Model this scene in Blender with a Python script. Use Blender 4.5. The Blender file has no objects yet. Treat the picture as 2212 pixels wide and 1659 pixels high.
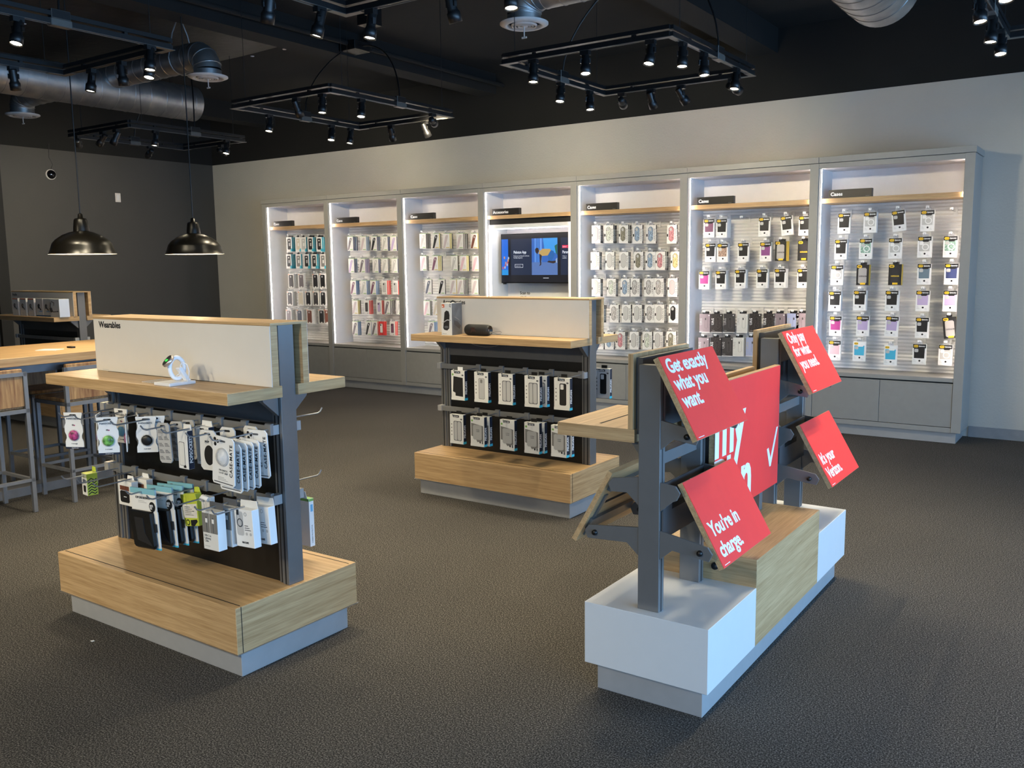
import bpy, bmesh, math, random
from mathutils import Vector, Matrix
random.seed(7)
S = bpy.context.scene
COL = S.collection
R_ = math.radians

# ------------------------------------------------------------------ camera, world, exposure
FPX, YAW, PITCH, ROLL = 1921.19, R_(-34.732), R_(7.599), R_(-0.690)
cd = bpy.data.cameras.new('camera'); cam = bpy.data.objects.new('camera', cd); COL.objects.link(cam)
cd.sensor_width = 36.0; cd.lens = FPX / 2212 * 36.0; cd.clip_start = 0.05; cd.clip_end = 100
fw = Vector((math.sin(YAW)*math.cos(PITCH), math.cos(YAW)*math.cos(PITCH), -math.sin(PITCH)))
rt = Vector((math.cos(YAW), -math.sin(YAW), 0)); upv = rt.cross(fw)
r2 = math.cos(ROLL)*rt + math.sin(ROLL)*upv; u2 = -math.sin(ROLL)*rt + math.cos(ROLL)*upv
M = Matrix((r2, u2, -fw)).transposed().to_4x4(); M.translation = (0, 0, 1.5)
cam.matrix_world = M
S.camera = cam
S.view_settings.view_transform = 'Standard'; S.view_settings.look = 'None'
S.view_settings.gamma = 1.0; S.view_settings.use_curve_mapping = False
S.view_settings.exposure = 0.0

W = bpy.data.worlds.new('daylight'); S.world = W; W.use_nodes = True
bg = W.node_tree.nodes['Background']
bg.inputs['Color'].default_value = (0.32, 0.60, 1.0, 1); bg.inputs['Strength'].default_value = 12.0

# room limits
XL, XR, YB, YF, ZC, ZP = -11.04, 3.1, 8.383, -3.2, 3.62, 2.981
WIN = [(-1.2, 0.9), (1.1, 3.2), (3.4, 5.5), (5.7, 6.7)]      # window bays along the street side (y spans)
WINF = [(0.9, 2.3)]                                # shop-front windows (x spans)
WZ0, WZ1 = 0.12, 2.35

def portal(name, loc, rot, sx, sy):
    ld = bpy.data.lights.new(name, 'AREA'); ld.shape = 'RECTANGLE'; ld.size = sx; ld.size_y = sy
    ld.cycles.is_portal = True
    o = bpy.data.objects.new(name, ld); COL.objects.link(o); o.location = loc; o.rotation_euler = rot
for a, b in WIN:
    portal('window_portal', (XR+0.12, (a+b)/2, (WZ0+WZ1)/2), (0, math.pi/2, 0), WZ1-WZ0, b-a)

for a, b in WINF:
    portal('window_portal', ((a+b)/2, YF-0.12, (WZ0+WZ1)/2), (math.pi/2, 0, 0), b-a, WZ1-WZ0)

# lamp settings used by the lamp builders
SPOT_COL = (1.0, 0.86, 0.60); SPOT_W = 40.0; SPOT_WALL_W = 140.0; SPOT_FRONT_W = 68.0; SPOT_LOW_W = 55.0; SPOT_SIGN_W = 55.0
PEND_COL = (1.0, 0.80, 0.52); PEND_W = 16.0
LED_COL = (1.0, 0.90, 0.85); LED_STRENGTH = 62.0

# ------------------------------------------------------------------ materials
MATS = {}
def nodes_of(name):
    m = bpy.data.materials.new(name); m.use_nodes = True
    nt = m.node_tree; b = nt.nodes['Principled BSDF']
    return m, nt, b
def mat(name, col=(0.5, 0.5, 0.5), rough=0.5, metal=0.0, spec=0.5, var=0.06, vscale=18.0, bump=0.0, bscale=120.0, emit=None, estr=0.0):
    if name in MATS: return MATS[name]
    m, nt, b = nodes_of(name)
    N = nt.nodes; L = nt.links
    b.inputs['Roughness'].default_value = rough; b.inputs['Metallic'].default_value = metal
    b.inputs['Specular IOR Level'].default_value = spec
    tc = N.new('ShaderNodeTexCoord')
    if var > 0:
        no = N.new('ShaderNodeTexNoise'); no.inputs['Scale'].default_value = vscale; no.inputs['Detail'].default_value = 3
        L.new(tc.outputs['Object'], no.inputs['Vector'])
        cr = N.new('ShaderNodeValToRGB')
        cr.color_ramp.elements[0].position = 0.3; cr.color_ramp.elements[1].position = 0.7
        cr.color_ramp.elements[0].color = [max(0, c*(1-var)) for c in col] + [1]
        cr.color_ramp.elements[1].color = [min(1, c*(1+var)) for c in col] + [1]
        L.new(no.outputs['Fac'], cr.inputs['Fac']); L.new(cr.outputs['Color'], b.inputs['Base Color'])
    else:
        b.inputs['Base Color'].default_value = list(col) + [1]
    if bump > 0:
        n2 = N.new('ShaderNodeTexNoise'); n2.inputs['Scale'].default_value = bscale; n2.inputs['Detail'].default_value = 4
        L.new(tc.outputs['Object'], n2.inputs['Vector'])
        bp = N.new('ShaderNodeBump'); bp.inputs['Strength'].default_value = bump; bp.inputs['Distance'].default_value = 0.004
        L.new(n2.outputs['Fac'], bp.inputs['Height']); L.new(bp.outputs['Normal'], b.inputs['Normal'])
    if emit is not None:
        b.inputs['Emission Color'].default_value = list(emit) + [1]; b.inputs['Emission Strength'].default_value = estr
    MATS[name] = m
    return m
def wood(name, axis, c0, c1, rough=0.42, across=55.0, along=2.0):
    m, nt, b = nodes_of(name); N = nt.nodes; L = nt.links
    tc = N.new('ShaderNodeTexCoord'); mp = N.new('ShaderNodeMapping')
    sc = [across]*3; sc[axis] = along
    mp.inputs['Scale'].default_value = sc
    L.new(tc.outputs['Object'], mp.inputs['Vector'])
    no = N.new('ShaderNodeTexNoise'); no.inputs['Scale'].default_value = 1.0; no.inputs['Detail'].default_value = 5; no.inputs['Roughness'].default_value = 0.65
    L.new(mp.outputs['Vector'], no.inputs['Vector'])
    mp2 = N.new('ShaderNodeMapping'); s2 = [across*5]*3; s2[axis] = along*4; mp2.inputs['Scale'].default_value = s2
    L.new(tc.outputs['Object'], mp2.inputs['Vector'])
    n2 = N.new('ShaderNodeTexNoise'); n2.inputs['Scale'].default_value = 1.0; n2.inputs['Detail'].default_value = 2
    L.new(mp2.outputs['Vector'], n2.inputs['Vector'])
    mx = N.new('ShaderNodeMix'); mx.data_type = 'FLOAT'; mx.inputs[0].default_value = 0.4
    L.new(no.outputs['Fac'], mx.inputs[2]); L.new(n2.outputs['Fac'], mx.inputs[3])
    cr = N.new('ShaderNodeValToRGB'); e = cr.color_ramp.elements
    e[0].position = 0.36; e[0].color = list(c0)+[1]; e[1].position = 0.62; e[1].color = list(c1)+[1]
    L.new(mx.outputs[0], cr.inputs['Fac']); L.new(cr.outputs['Color'], b.inputs['Base Color'])
    b.inputs['Roughness'].default_value = rough
    MATS[name] = m
    return m
OA, OB = (0.37, 0.226, 0.100), (0.58, 0.39, 0.20)
WX = wood('oak_grain_x', 0, OA, OB); WY = wood('oak_grain_y', 1, OA, OB); WZ = wood('oak_grain_z', 2, OA, OB)
ACX = wood('acacia_grain', 2, (0.20, 0.085, 0.035), (0.52, 0.33, 0.15), 0.4, 14, 1.6)
def carpet_mat():
    m, nt, b = nodes_of('carpet'); N = nt.nodes; L = nt.links
    tc = N.new('ShaderNodeTexCoord')
    a = N.new('ShaderNodeTexNoise'); a.inputs['Scale'].default_value = 185; a.inputs['Detail'].default_value = 3; a.inputs['Roughness'].default_value = 0.8
    L.new(tc.outputs['Object'], a.inputs['Vector'])
    cr = N.new('ShaderNodeValToRGB'); e = cr.color_ramp.elements
    e[0].position = 0.40; e[0].color = (0.011, 0.0105, 0.010, 1); e[1].position = 0.64; e[1].color = (0.215, 0.20, 0.185, 1)
    k = cr.color_ramp.elements.new(0.52); k.color = (0.058, 0.0545, 0.050, 1)
    L.new(a.outputs['Fac'], cr.inputs['Fac'])
    c = N.new('ShaderNodeTexNoise'); c.inputs['Scale'].default_value = 0.9; c.inputs['Detail'].default_value = 3
    L.new(tc.outputs['Object'], c.inputs['Vector'])
    mr = N.new('ShaderNodeMapRange'); mr.inputs['To Min'].default_value = 0.82; mr.inputs['To Max'].default_value = 1.18
    L.new(c.outputs['Fac'], mr.inputs['Value'])
    mu = N.new('ShaderNodeMix'); mu.data_type = 'RGBA'; mu.blend_type = 'MULTIPLY'; mu.inputs[0].default_value = 1
    L.new(cr.outputs['Color'], mu.inputs[6]); L.new(mr.outputs['Result'], mu.inputs[7]); L.new(mu.outputs[2], b.inputs['Base Color'])
    bp = N.new('ShaderNodeBump'); bp.inputs['Strength'].default_value = 0.3; bp.inputs['Distance'].default_value = 0.003
    L.new(a.outputs['Fac'], bp.inputs['Height']); L.new(bp.outputs['Normal'], b.inputs['Normal'])
    b.inputs['Roughness'].default_value = 0.95; b.inputs['Specular IOR Level'].default_value = 0.15
    return m
CARPET = carpet_mat()
def galv_mat():
    m, nt, b = nodes_of('galvanised'); N = nt.nodes; L = nt.links
    tc = N.new('ShaderNodeTexCoord')
    v = N.new('ShaderNodeTexNoise'); v.inputs['Scale'].default_value = 9; v.inputs['Detail'].default_value = 4
    L.new(tc.outputs['Object'], v.inputs['Vector'])
    cr = N.new('ShaderNodeValToRGB'); e = cr.color_ramp.elements
    e[0].position = 0.3; e[0].color = (0.30, 0.31, 0.32, 1); e[1].position = 0.7; e[1].color = (0.48, 0.48, 0.47, 1)
    L.new(v.outputs['Fac'], cr.inputs['Fac']); L.new(cr.outputs['Color'], b.inputs['Base Color'])
    b.inputs['Metallic'].default_value = 0.9; b.inputs['Roughness'].default_value = 0.42
    return m
GALV = galv_mat()
def glass_mat():
    m, nt, b = nodes_of('window_glass'); N = nt.nodes; L = nt.links
    t = N.new('ShaderNodeBsdfTransparent'); g = N.new('ShaderNodeBsdfGlossy'); g.inputs['Roughness'].default_value = 0.02
    f = N.new('ShaderNodeFresnel'); f.inputs['IOR'].default_value = 1.3
    mx = N.new('ShaderNodeMixShader'); L.new(f.outputs['Fac'], mx.inputs[0]); L.new(t.outputs[0], mx.inputs[1]); L.new(g.outputs[0], mx.inputs[2])
    L.new(mx.outputs[0], N['Material Output'].inputs['Surface'])
    return m
GLASS = glass_mat()
def clear_mat():
    m, nt, b = nodes_of('clear_plastic'); N = nt.nodes; L = nt.links
    b.inputs['Base Color'].default_value = (0.75, 0.76, 0.78, 1); b.inputs['Roughness'].default_value = 0.15
    t = N.new('ShaderNodeBsdfTransparent'); mx = N.new('ShaderNodeMixShader'); mx.inputs[0].default_value = 0.35
    L.new(t.outputs[0], mx.inputs[1]); L.new(b.outputs[0], mx.inputs[2]); L.new(mx.outputs[0], N['Material Output'].inputs['Surface'])
    return m
CLEAR = clear_mat()
WALLW = mat('wall_paint_light', (0.45, 0.435, 0.395), 0.75, var=0.02, vscale=3, bump=0.55, bscale=55)
WALLD = mat('wall_paint_charcoal', (0.050, 0.048, 0.044), 0.7, var=0.03, vscale=3, bump=0.3, bscale=55)
BLACKC = mat('ceiling_black', (0.0045, 0.0043, 0.004), 0.9, var=0.25, vscale=2)
BATT = mat('insulation_black', (0.010, 0.009, 0.008), 0.55, var=0.35, vscale=6, bump=1.0, bscale=14)
POST = mat('powder_grey_metal', (0.185, 0.184, 0.182), 0.36, metal=0.4, var=0.03)
POSTD = mat('slot_dark', (0.012, 0.012, 0.014), 0.5)
PANELG = mat('panel_charcoal', (0.075, 0.075, 0.078), 0.45)
PANELK = mat('panel_black', (0.007, 0.007, 0.007), 0.32, var=0.2)
PLINTH = mat('plinth_grey', (0.42, 0.42, 0.42), 0.38, metal=0.25, var=0.03)
LAMG = mat('laminate_grey', (0.33, 0.32, 0.295), 0.5, var=0.02)
LAMD = mat('laminate_grey_door', (0.30, 0.292, 0.272), 0.55, var=0.03)
LAMW = mat('laminate_white', (0.66, 0.665, 0.66), 0.33, var=0.01)
BAYW = mat('bay_white', (0.66, 0.64, 0.645), 0.4, var=0.015)
RIBW = mat('rib_white', (0.64, 0.635, 0.62), 0.42, var=0.02)
HEADW = mat('header_white', (0.70, 0.665, 0.61), 0.5, var=0.01)
RED = mat('sign_red', (0.95, 0.05, 0.042), 0.45, var=0.02)
SIGNW = mat('sign_letter_white', (0.86, 0.86, 0.86), 0.4, var=0.0)
INK = mat('ink_black', (0.010, 0.010, 0.011), 0.5, var=0.0)
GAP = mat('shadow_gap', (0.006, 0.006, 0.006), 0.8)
RAIL = mat('rail_metal', (0.26, 0.265, 0.27), 0.38, metal=0.4)
CHROME = mat('wire_metal', (0.42, 0.43, 0.45), 0.3, metal=0.8)
TRACK = mat('track_black', (0.006, 0.006, 0.0065), 0.4, var=0.2)
TRACKT = mat('track_trim', (0.11, 0.105, 0.095), 0.45, metal=0.3)
LAMPK = mat('lamp_black_enamel', (0.006, 0.005, 0.0035), 0.30, var=0.1)
LAMPW = mat('lamp_inner_white', (0.85, 0.83, 0.78), 0.5, var=0.0)
VENTW = mat('vent_white', (0.62, 0.58, 0.55), 0.5)
STOOLM = mat('stool_metal', (0.24, 0.245, 0.26), 0.4, metal=0.35)
KNOB = mat('knob_black', (0.006, 0.006, 0.006), 0.4)
LENS = mat('lens_lit', (1, 1, 1), 0.4, var=0.0, emit=(1.0, 0.90, 0.66), estr=38.0)
LED = mat('led_strip', (1, 1, 1), 0.4, var=0.0, emit=LED_COL, estr=LED_STRENGTH)
BULB = mat('bulb_lit', (1, 1, 1), 0.4, var=0.0, emit=PEND_COL, estr=20.0)
def ems(name, col, s=1.0): return mat(name, (0.01, 0.01, 0.01), 0.3, var=0.0, emit=col, estr=s)
PAL = {'black': (0.011, 0.011, 0.012), 'char': (0.045, 0.042, 0.044), 'gray': (0.20, 0.195, 0.185), 'mauvegray': (0.17, 0.145, 0.16), 'pinkgray': (0.55, 0.47, 0.48),
 'sand': (0.60, 0.55, 0.44), 'clear': (0.50, 0.50, 0.48), 'slate': (0.10, 0.115, 0.16), 'brown': (0.16, 0.055, 0.035), 'lilac': (0.46, 0.37, 0.58), 'pink': (0.66, 0.45, 0.50),
 'plum': (0.18, 0.075, 0.125), 'magplum': (0.22, 0.06, 0.21), 'magenta': (0.42, 0.05, 0.24), 'camo': (0.36, 0.24, 0.18), 'green': (0.28, 0.44, 0.36), 'bluegray': (0.13, 0.19, 0.24),
 'navy': (0.04, 0.055, 0.15), 'aqua': (0.06, 0.42, 0.62), 'mint': (0.52, 0.56, 0.48), 'olive': (0.20, 0.19, 0.14), 'bluepat': (0.24, 0.33, 0.44), 'redpat': (0.50, 0.22, 0.24),
 'cream': (0.66, 0.61, 0.50), 'gold': (0.50, 0.42, 0.20), 'grayspk': (0.40, 0.39, 0.38), 'graypat': (0.42, 0.40, 0.38), 'mauve': (0.25, 0.20, 0.22), 'blackpat': (0.035, 0.030, 0.030),
 'white': (0.60, 0.60, 0.57), 'lav': (0.34, 0.39, 0.58), 'redcard': (0.62, 0.05, 0.045), 'red': (0.60, 0.04, 0.035), 'blue': (0.09, 0.21, 0.44), 'lightblue': (0.30, 0.42, 0.58),
 'yellow': (0.62, 0.48, 0.10), 'purple': (0.36, 0.24, 0.40), 'card': (0.74, 0.735, 0.71), 'cardw': (0.80, 0.80, 0.79), 'teal': (0.02, 0.22, 0.30), 'tealb': (0.04, 0.42, 0.56),
 'emblem': (0.85, 0.55, 0.03), 'lime': (0.52, 0.60, 0.06), 'cyan': (0.05, 0.50, 0.68), 'inknavy': (0.012, 0.018, 0.040), 'lgray': (0.48, 0.48, 0.48), 'greenb': (0.20, 0.42, 0.10),
 'orange': (0.75, 0.16, 0.05), 'dgrey': (0.10, 0.105, 0.115), 'rose': (0.45, 0.10, 0.22), 'skyblue': (0.15, 0.42, 0.66), 'bandblue': (0.03, 0.16, 0.34)}
PATTERNED = {'camo', 'bluepat', 'redpat', 'grayspk', 'graypat', 'olive', 'mint', 'gold', 'blackpat', 'green'}
def pc(n):
    if n in PATTERNED: return mat('pattern_'+n, PAL[n], 0.4, var=0.65, vscale=85)
    return mat('tint_'+n, PAL[n], 0.42, var=0.0)

# ------------------------------------------------------------------ mesh helpers
class MB:
    def __init__(s): s.v = []; s.f = []; s.m = []; s.mi = []; s.sm = []
    def slot(s, m):
        if m not in s.m: s.m.append(m)
        return s.m.index(m)
    def add(s, vs, fs, m, smooth=False):
        b = len(s.v); s.v += [tuple(v) for v in vs]; k = s.slot(m)
        for f in fs: s.f.append([b+i for i in f]); s.mi.append(k); s.sm.append(smooth)
        return s
    def box(s, x0, x1, y0, y1, z0, z1, m, mx=None, T=None):
        """mx: another material for the two faces that look along x"""
        v = [(x0,y0,z0),(x1,y0,z0),(x1,y1,z0),(x0,y1,z0),(x0,y0,z1),(x1,y0,z1),(x1,y1,z1),(x0,y1,z1)]
        if T is not None: v = [T @ Vector(p) for p in v]
        s.add(v, [(0,3,2,1),(4,5,6,7),(0,1,5,4),(2,3,7,6)], m)
        b = len(s.v)-8; k = s.slot(mx or m)
        for f in ((1,2,6,5),(3,0,4,7)): s.f.append([b+i for i in f]); s.mi.append(k); s.sm.append(False)
        return s
    def prism(s, pts, axis, a0, a1, m, T=None):
        """polygon pts (2-D) extruded along axis from a0 to a1; pts in the order of the remaining two axes"""
        n = len(pts); vs = []
        for a in (a0, a1):
            for p in pts:
                q = list(p); q.insert(axis, a); vs.append(Vector(q))
        if T is not None: vs = [T @ v for v in vs]
        fs = [tuple(range(n)), tuple(range(2*n-1, n-1, -1))] + [(i, n+i, n+(i+1) % n, (i+1) % n) for i in range(n)]
        return s.add(vs, fs, m)
    def tube(s, path, r, m, seg=8, smooth=True, cap=True):
        path = [Vector(p) for p in path]; rings = []; n = len(path); ref = None
        rr = r if isinstance(r, (list, tuple)) else [r]*n
        for i, p in enumerate(path):
            d = (path[min(i+1, n-1)] - path[max(i-1, 0)]).normalized()
            if ref is None:
                ref = Vector((0,0,1)) if abs(d.z) < 0.9 else Vector((1,0,0))
            a = d.cross(ref).normalized(); c = a.cross(d).normalized(); ref = c
            rings.append([p + rr[i]*(math.cos(2*math.pi*j/seg)*a + math.sin(2*math.pi*j/seg)*c) for j in range(seg)])
        vs = [v for ring in rings for v in ring]
        fs = [(i*seg+j, (i+1)*seg+j, (i+1)*seg+(j+1) % seg, i*seg+(j+1) % seg) for i in range(n-1) for j in range(seg)]
        s.add(vs, fs, m, smooth)
        if cap: s.add(rings[0], [tuple(range(seg))], m); s.add(rings[-1], [tuple(range(seg-1, -1, -1))], m)
        return s
    def lathe(s, prof, m, seg=24, smooth=True, T=None):
        """prof: (radius, z) pairs turned round z"""
        vs = [Vector((r*math.cos(2*math.pi*j/seg), r*math.sin(2*math.pi*j/seg), z)) for r, z in prof for j in range(seg)]
        if T is not None: vs = [T @ v for v in vs]
        fs = [(i*seg+j, i*seg+(j+1) % seg, (i+1)*seg+(j+1) % seg, (i+1)*seg+j) for i in range(len(prof)-1) for j in range(seg)]
        return s.add(vs, fs, m, smooth)
    def disc(s, r, z, m, seg=24, T=None, up=True):
        vs = [Vector((r*math.cos(2*math.pi*j/seg), r*math.sin(2*math.pi*j/seg), z)) for j in range(seg)]
        if T is not None: vs = [T @ v for v in vs]
        return s.add(vs, [tuple(range(seg)) if up else tuple(range(seg-1, -1, -1))], m)
    def text(s, body, size, T, m, bold=0.0, xs=1.0, ext=0.0004, spacing=1.0, res=3, align='LEFT', line=1.0):
        vs, fs = text_mesh(body, bold/size if size else 0, spacing, res, align, line)
        vs = [T @ Vector((x*size*xs, y*size, ext if z > 0 else 0.0)) for x, y, z in vs]
        return s.add(vs, fs, m)
    def build(s, name, parent=None, bevel=0.0, bseg=1, label=None):
        me = bpy.data.meshes.new(name); me.from_pydata(s.v, [], s.f)
        for m in s.m: me.materials.append(m)
        me.polygons.foreach_set('material_index', s.mi); me.polygons.foreach_set('use_smooth', s.sm)
        bm = bmesh.new(); bm.from_mesh(me)
        bmesh.ops.recalc_face_normals(bm, faces=bm.faces)
        if bevel > 0:
            es = [e for e in bm.edges if len(e.link_faces) == 2 and e.calc_face_angle(0) > 0.6]
            bmesh.ops.bevel(bm, geom=es, offset=bevel, segments=bseg, affect='EDGES', clamp_overlap=True)
        bm.to_mesh(me); bm.free()
        o = bpy.data.objects.new(name, me); COL.objects.link(o)
        if parent is not None: o.parent = parent
        if label: o['label'] = label
        return o
TCACHE = {}
def text_mesh(body, off, spacing, res, align, line):
    key = (body, round(off, 4), spacing, res, align, line)
    if key not in TCACHE:
        cu = bpy.data.curves.new('lettering_curve', 'FONT'); cu.body = body; cu.size = 1.0; cu.extrude = 0.5; cu.offset = off
        cu.space_character = spacing; cu.resolution_u = res; cu.align_x = align; cu.space_line = line
        o = bpy.data.objects.new('lettering_curve', cu); COL.objects.link(o)
        dg = bpy.context.evaluated_depsgraph_get(); dg.update()
        me = bpy.data.meshes.new_from_object(o.evaluated_get(dg))
        TCACHE[key] = ([tuple(v.co) for v in me.vertices], [tuple(p.vertices) for p in me.polygons])
        bpy.data.objects.remove(o); bpy.data.curves.remove(cu); bpy.data.meshes.remove(me)
    return TCACHE[key]
def face_T(loc, right, up):
    r = Vector(right).normalized(); u = Vector(up).normalized(); n = r.cross(u)
    T = Matrix((r, u, n)).transposed().to_4x4(); T.translation = loc
    return T
def TF(x, y, z): return face_T((x, y, z), (1,0,0), (0,0,1))       # on a face that looks along -y
def TS(x, y, z): return face_T((x, y, z), (0,1,0), (0,0,1))       # on a face that looks along +x
def tag(o, label, cat, group=None, kind=None):
    o['label'] = label; o['category'] = cat
    if group: o['group'] = group
    if kind: o['kind'] = kind
    return o
def empty(name, loc, rz=0.0):
    o = bpy.data.objects.new(name, None); COL.objects.link(o); o.location = loc; o.rotation_euler = (0, 0, rz); o.empty_display_size = 0.1
    return o
def structure(o): o['kind'] = 'structure'; return o
KIDS = {}
def dup(o, parent=None):
    c = o.copy(); COL.objects.link(c)
    if parent is not None: c.parent = parent
    for ch in o.children: dup(ch, c)
    return c
ORD = ['first','second','third','fourth','fifth','sixth','seventh','eighth','ninth','tenth','eleventh','twelfth']
# ------------------------------------------------------------------ the room
structure(MB().box(XL-0.1, XR+0.1, YF-0.1, YB+0.1, -0.06, 0, CARPET).build('floor'))
structure(MB().box(XL-0.1, XR+0.1, YF-0.1, YB+0.1, ZC, ZC+0.08, BLACKC).build('ceiling'))
def wall(name, x0, x1, y0, y1, m):
    b = MB(); b.box(x0, x1, y0, y1, 0, ZP, m); b.box(x0, x1, y0, y1, ZP, ZC, BLACKC)
    return structure(b.build(name))
wall('wall_back', XL-0.1, XR+0.1, YB, YB+0.1, WALLW)
wall('wall_left', XL-0.1, XL, 5.385, YB, WALLD)
wall('wall_left', XL-0.1, XL, YF, 4.2, WALLD)
b = MB(); b.box(XL-0.1, XL+0.03, 5.25, 5.385, 0, ZC, GAP); b.box(XL-0.1, XL+0.03, 4.2, 4.33, 0, ZC, GAP); b.box(XL-0.1, XL+0.03, 4.33, 5.25, 2.2, ZC, GAP)
structure(b.build('trim_1'))
structure(MB().box(XL-0.08, XL-0.03, 4.33, 5.25, 0, 2.2, mat('door_dark', (0.02, 0.02, 0.022), 0.5)).build('door_1'))
b = MB(); b.box(XL-0.1, XR+0.1, YF-0.1, YF, 0, WZ0, WALLW); b.box(XL-0.1, XR+0.1, YF-0.1, YF, WZ1, ZP, WALLW); b.box(XL-0.1, XR+0.1, YF-0.1, YF, ZP, ZC, BLACKC)
ed = [XL-0.1] + [v for w in WINF for v in w] + [XR+0.1]
for i in range(0, len(ed), 2): b.box(ed[i], ed[i+1], YF-0.1, YF, WZ0, WZ1, WALLW)
structure(b.build('wall_front'))
for i, (a, c) in enumerate(WINF):
    b = MB(); f = 0.05
    b.box(a, c, YF-0.08, YF-0.02, WZ0, WZ0+f, POST); b.box(a, c, YF-0.08, YF-0.02, WZ1-f, WZ1, POST)
    b.box(a, a+f, YF-0.08, YF-0.02, WZ0+f, WZ1-f, POST); b.box(c-f, c, YF-0.08, YF-0.02, WZ0+f, WZ1-f, POST)
    w = structure(b.build('window_%d' % (i+4)))
    MB().box(a+f, c-f, YF-0.053, YF-0.045, WZ0+f, WZ1-f, GLASS).build('pane', w)
b = MB(); b.box(XR, XR+0.1, YF, YB, 0, WZ0, WALLW); b.box(XR, XR+0.1, YF, YB, WZ1, ZP, WALLW); b.box(XR, XR+0.1, YF, YB, ZP, ZC, BLACKC)
ed = [YF] + [v for w in WIN for v in w] + [YB]
for i in range(0, len(ed), 2): b.box(XR, XR+0.1, ed[i], ed[i+1], WZ0, WZ1, WALLW)
structure(b.build('wall_right'))
for i, (a, c) in enumerate(WIN):
    b = MB(); f = 0.05
    b.box(XR+0.02, XR+0.08, a, c, WZ0, WZ0+f, POST); b.box(XR+0.02, XR+0.08, a, c, WZ1-f, WZ1, POST)
    b.box(XR+0.02, XR+0.08, a, a+f, WZ0+f, WZ1-f, POST); b.box(XR+0.02, XR+0.08, c-f, c, WZ0+f, WZ1-f, POST)
    w = structure(b.build('window_%d' % (i+1)))
    MB().box(XR+0.045, XR+0.053, a+f, c-f, WZ0+f, WZ1-f, GLASS).build('pane', w)
BBM = mat('baseboard_grey', (0.23, 0.235, 0.245), 0.5)
b = MB(); b.box(-1.06, XR, YB-0.012, YB, 0, 0.092, BBM); b.box(XL, -9.5, YB-0.012, YB, 0, 0.092, BBM); structure(b.build('baseboard_back'))
structure(MB().box(XL, XL+0.012, 5.39, YB-0.012, 0, 0.092, BBM).build('baseboard_left'))
# ceiling beams
structure(MB().box(-6.22, -5.98, YF, YB, 3.40, ZC, BLACKC).build('trim_2'))
structure(MB().box(-3.05, -2.8, YF, YB, 3.40, ZC, BLACKC).build('trim_3'))
structure(MB().box(-9.9, -9.65, YF, YB, 3.40, ZC, BLACKC).build('trim_4'))

# ------------------------------------------------------------------ ceiling services
def batt(x0, x1, y0, y1, z, pins, label):
    n, k = 16, 20; vs = []
    for i in range(n+1):
        for j in range(k+1):
            u, v = i/n, j/k
            e = min(u, 1-u, (1-v)*1.3)*9
            vs.append((x0+(x1-x0)*u, y0+(y1-y0)*v, z + 0.09*math.exp(-e*1.6) + 0.012*math.sin(u*9+v*5)*math.sin(v*14)))
    fs = [(i*(k+1)+j, i*(k+1)+j+1, (i+1)*(k+1)+j+1, (i+1)*(k+1)+j) for i in range(n) for j in range(k)]
    o = MB().add(vs, fs, BATT, True).build('insulation_blanket')
    so = o.modifiers.new('s', 'SOLIDIFY'); so.thickness = 0.05; so.offset = 1
    tag(o, label, 'insulation', 'insulation blankets under the ceiling')
    for px, py in pins:
        MB().lathe([(0.0, -0.006), (0.016, -0.004), (0.018, 0.0)], VENTW, 12).build('pin', o).location = (px, py, z-0.002)
batt(-9.6, -6.26, 0.5, 5.9, 3.46, [(-6.33, 4.64), (-6.36, 5.21), (-6.42, 5.72), (-6.86, 5.72), (-7.4, 3.9), (-8.3, 3.2)], 'sagging black insulation blanket fixed with washers above the pendant lamps')
batt(-5.5, -3.1, 0.5, 4.9, 3.46, [(-3.9, 4.55), (-4.5, 3.9), (-5.1, 4.3)], 'black insulation blanket between beams above the wearables island')
# conduit along the beam with its junction box
b = MB().tube([(-5.88, YF, 3.48), (-5.88, YB-0.01, 3.48)], 0.022, BLACKC)
cond = b.build('conduit'); tag(cond, 'black conduit running beside the ceiling beam towards the cabinets', 'conduit')
MB().box(-5.98, -5.78, 5.96, 6.16, 3.42, 3.5, TRACK).build('junction_box', cond, 0.004)
b = MB()
for k in range(3): b.box(-5.90, -5.86, 1.0+2.6*k, 1.06+2.6*k, 3.46, ZC, TRACK)
b.build('bracket', cond)

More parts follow.
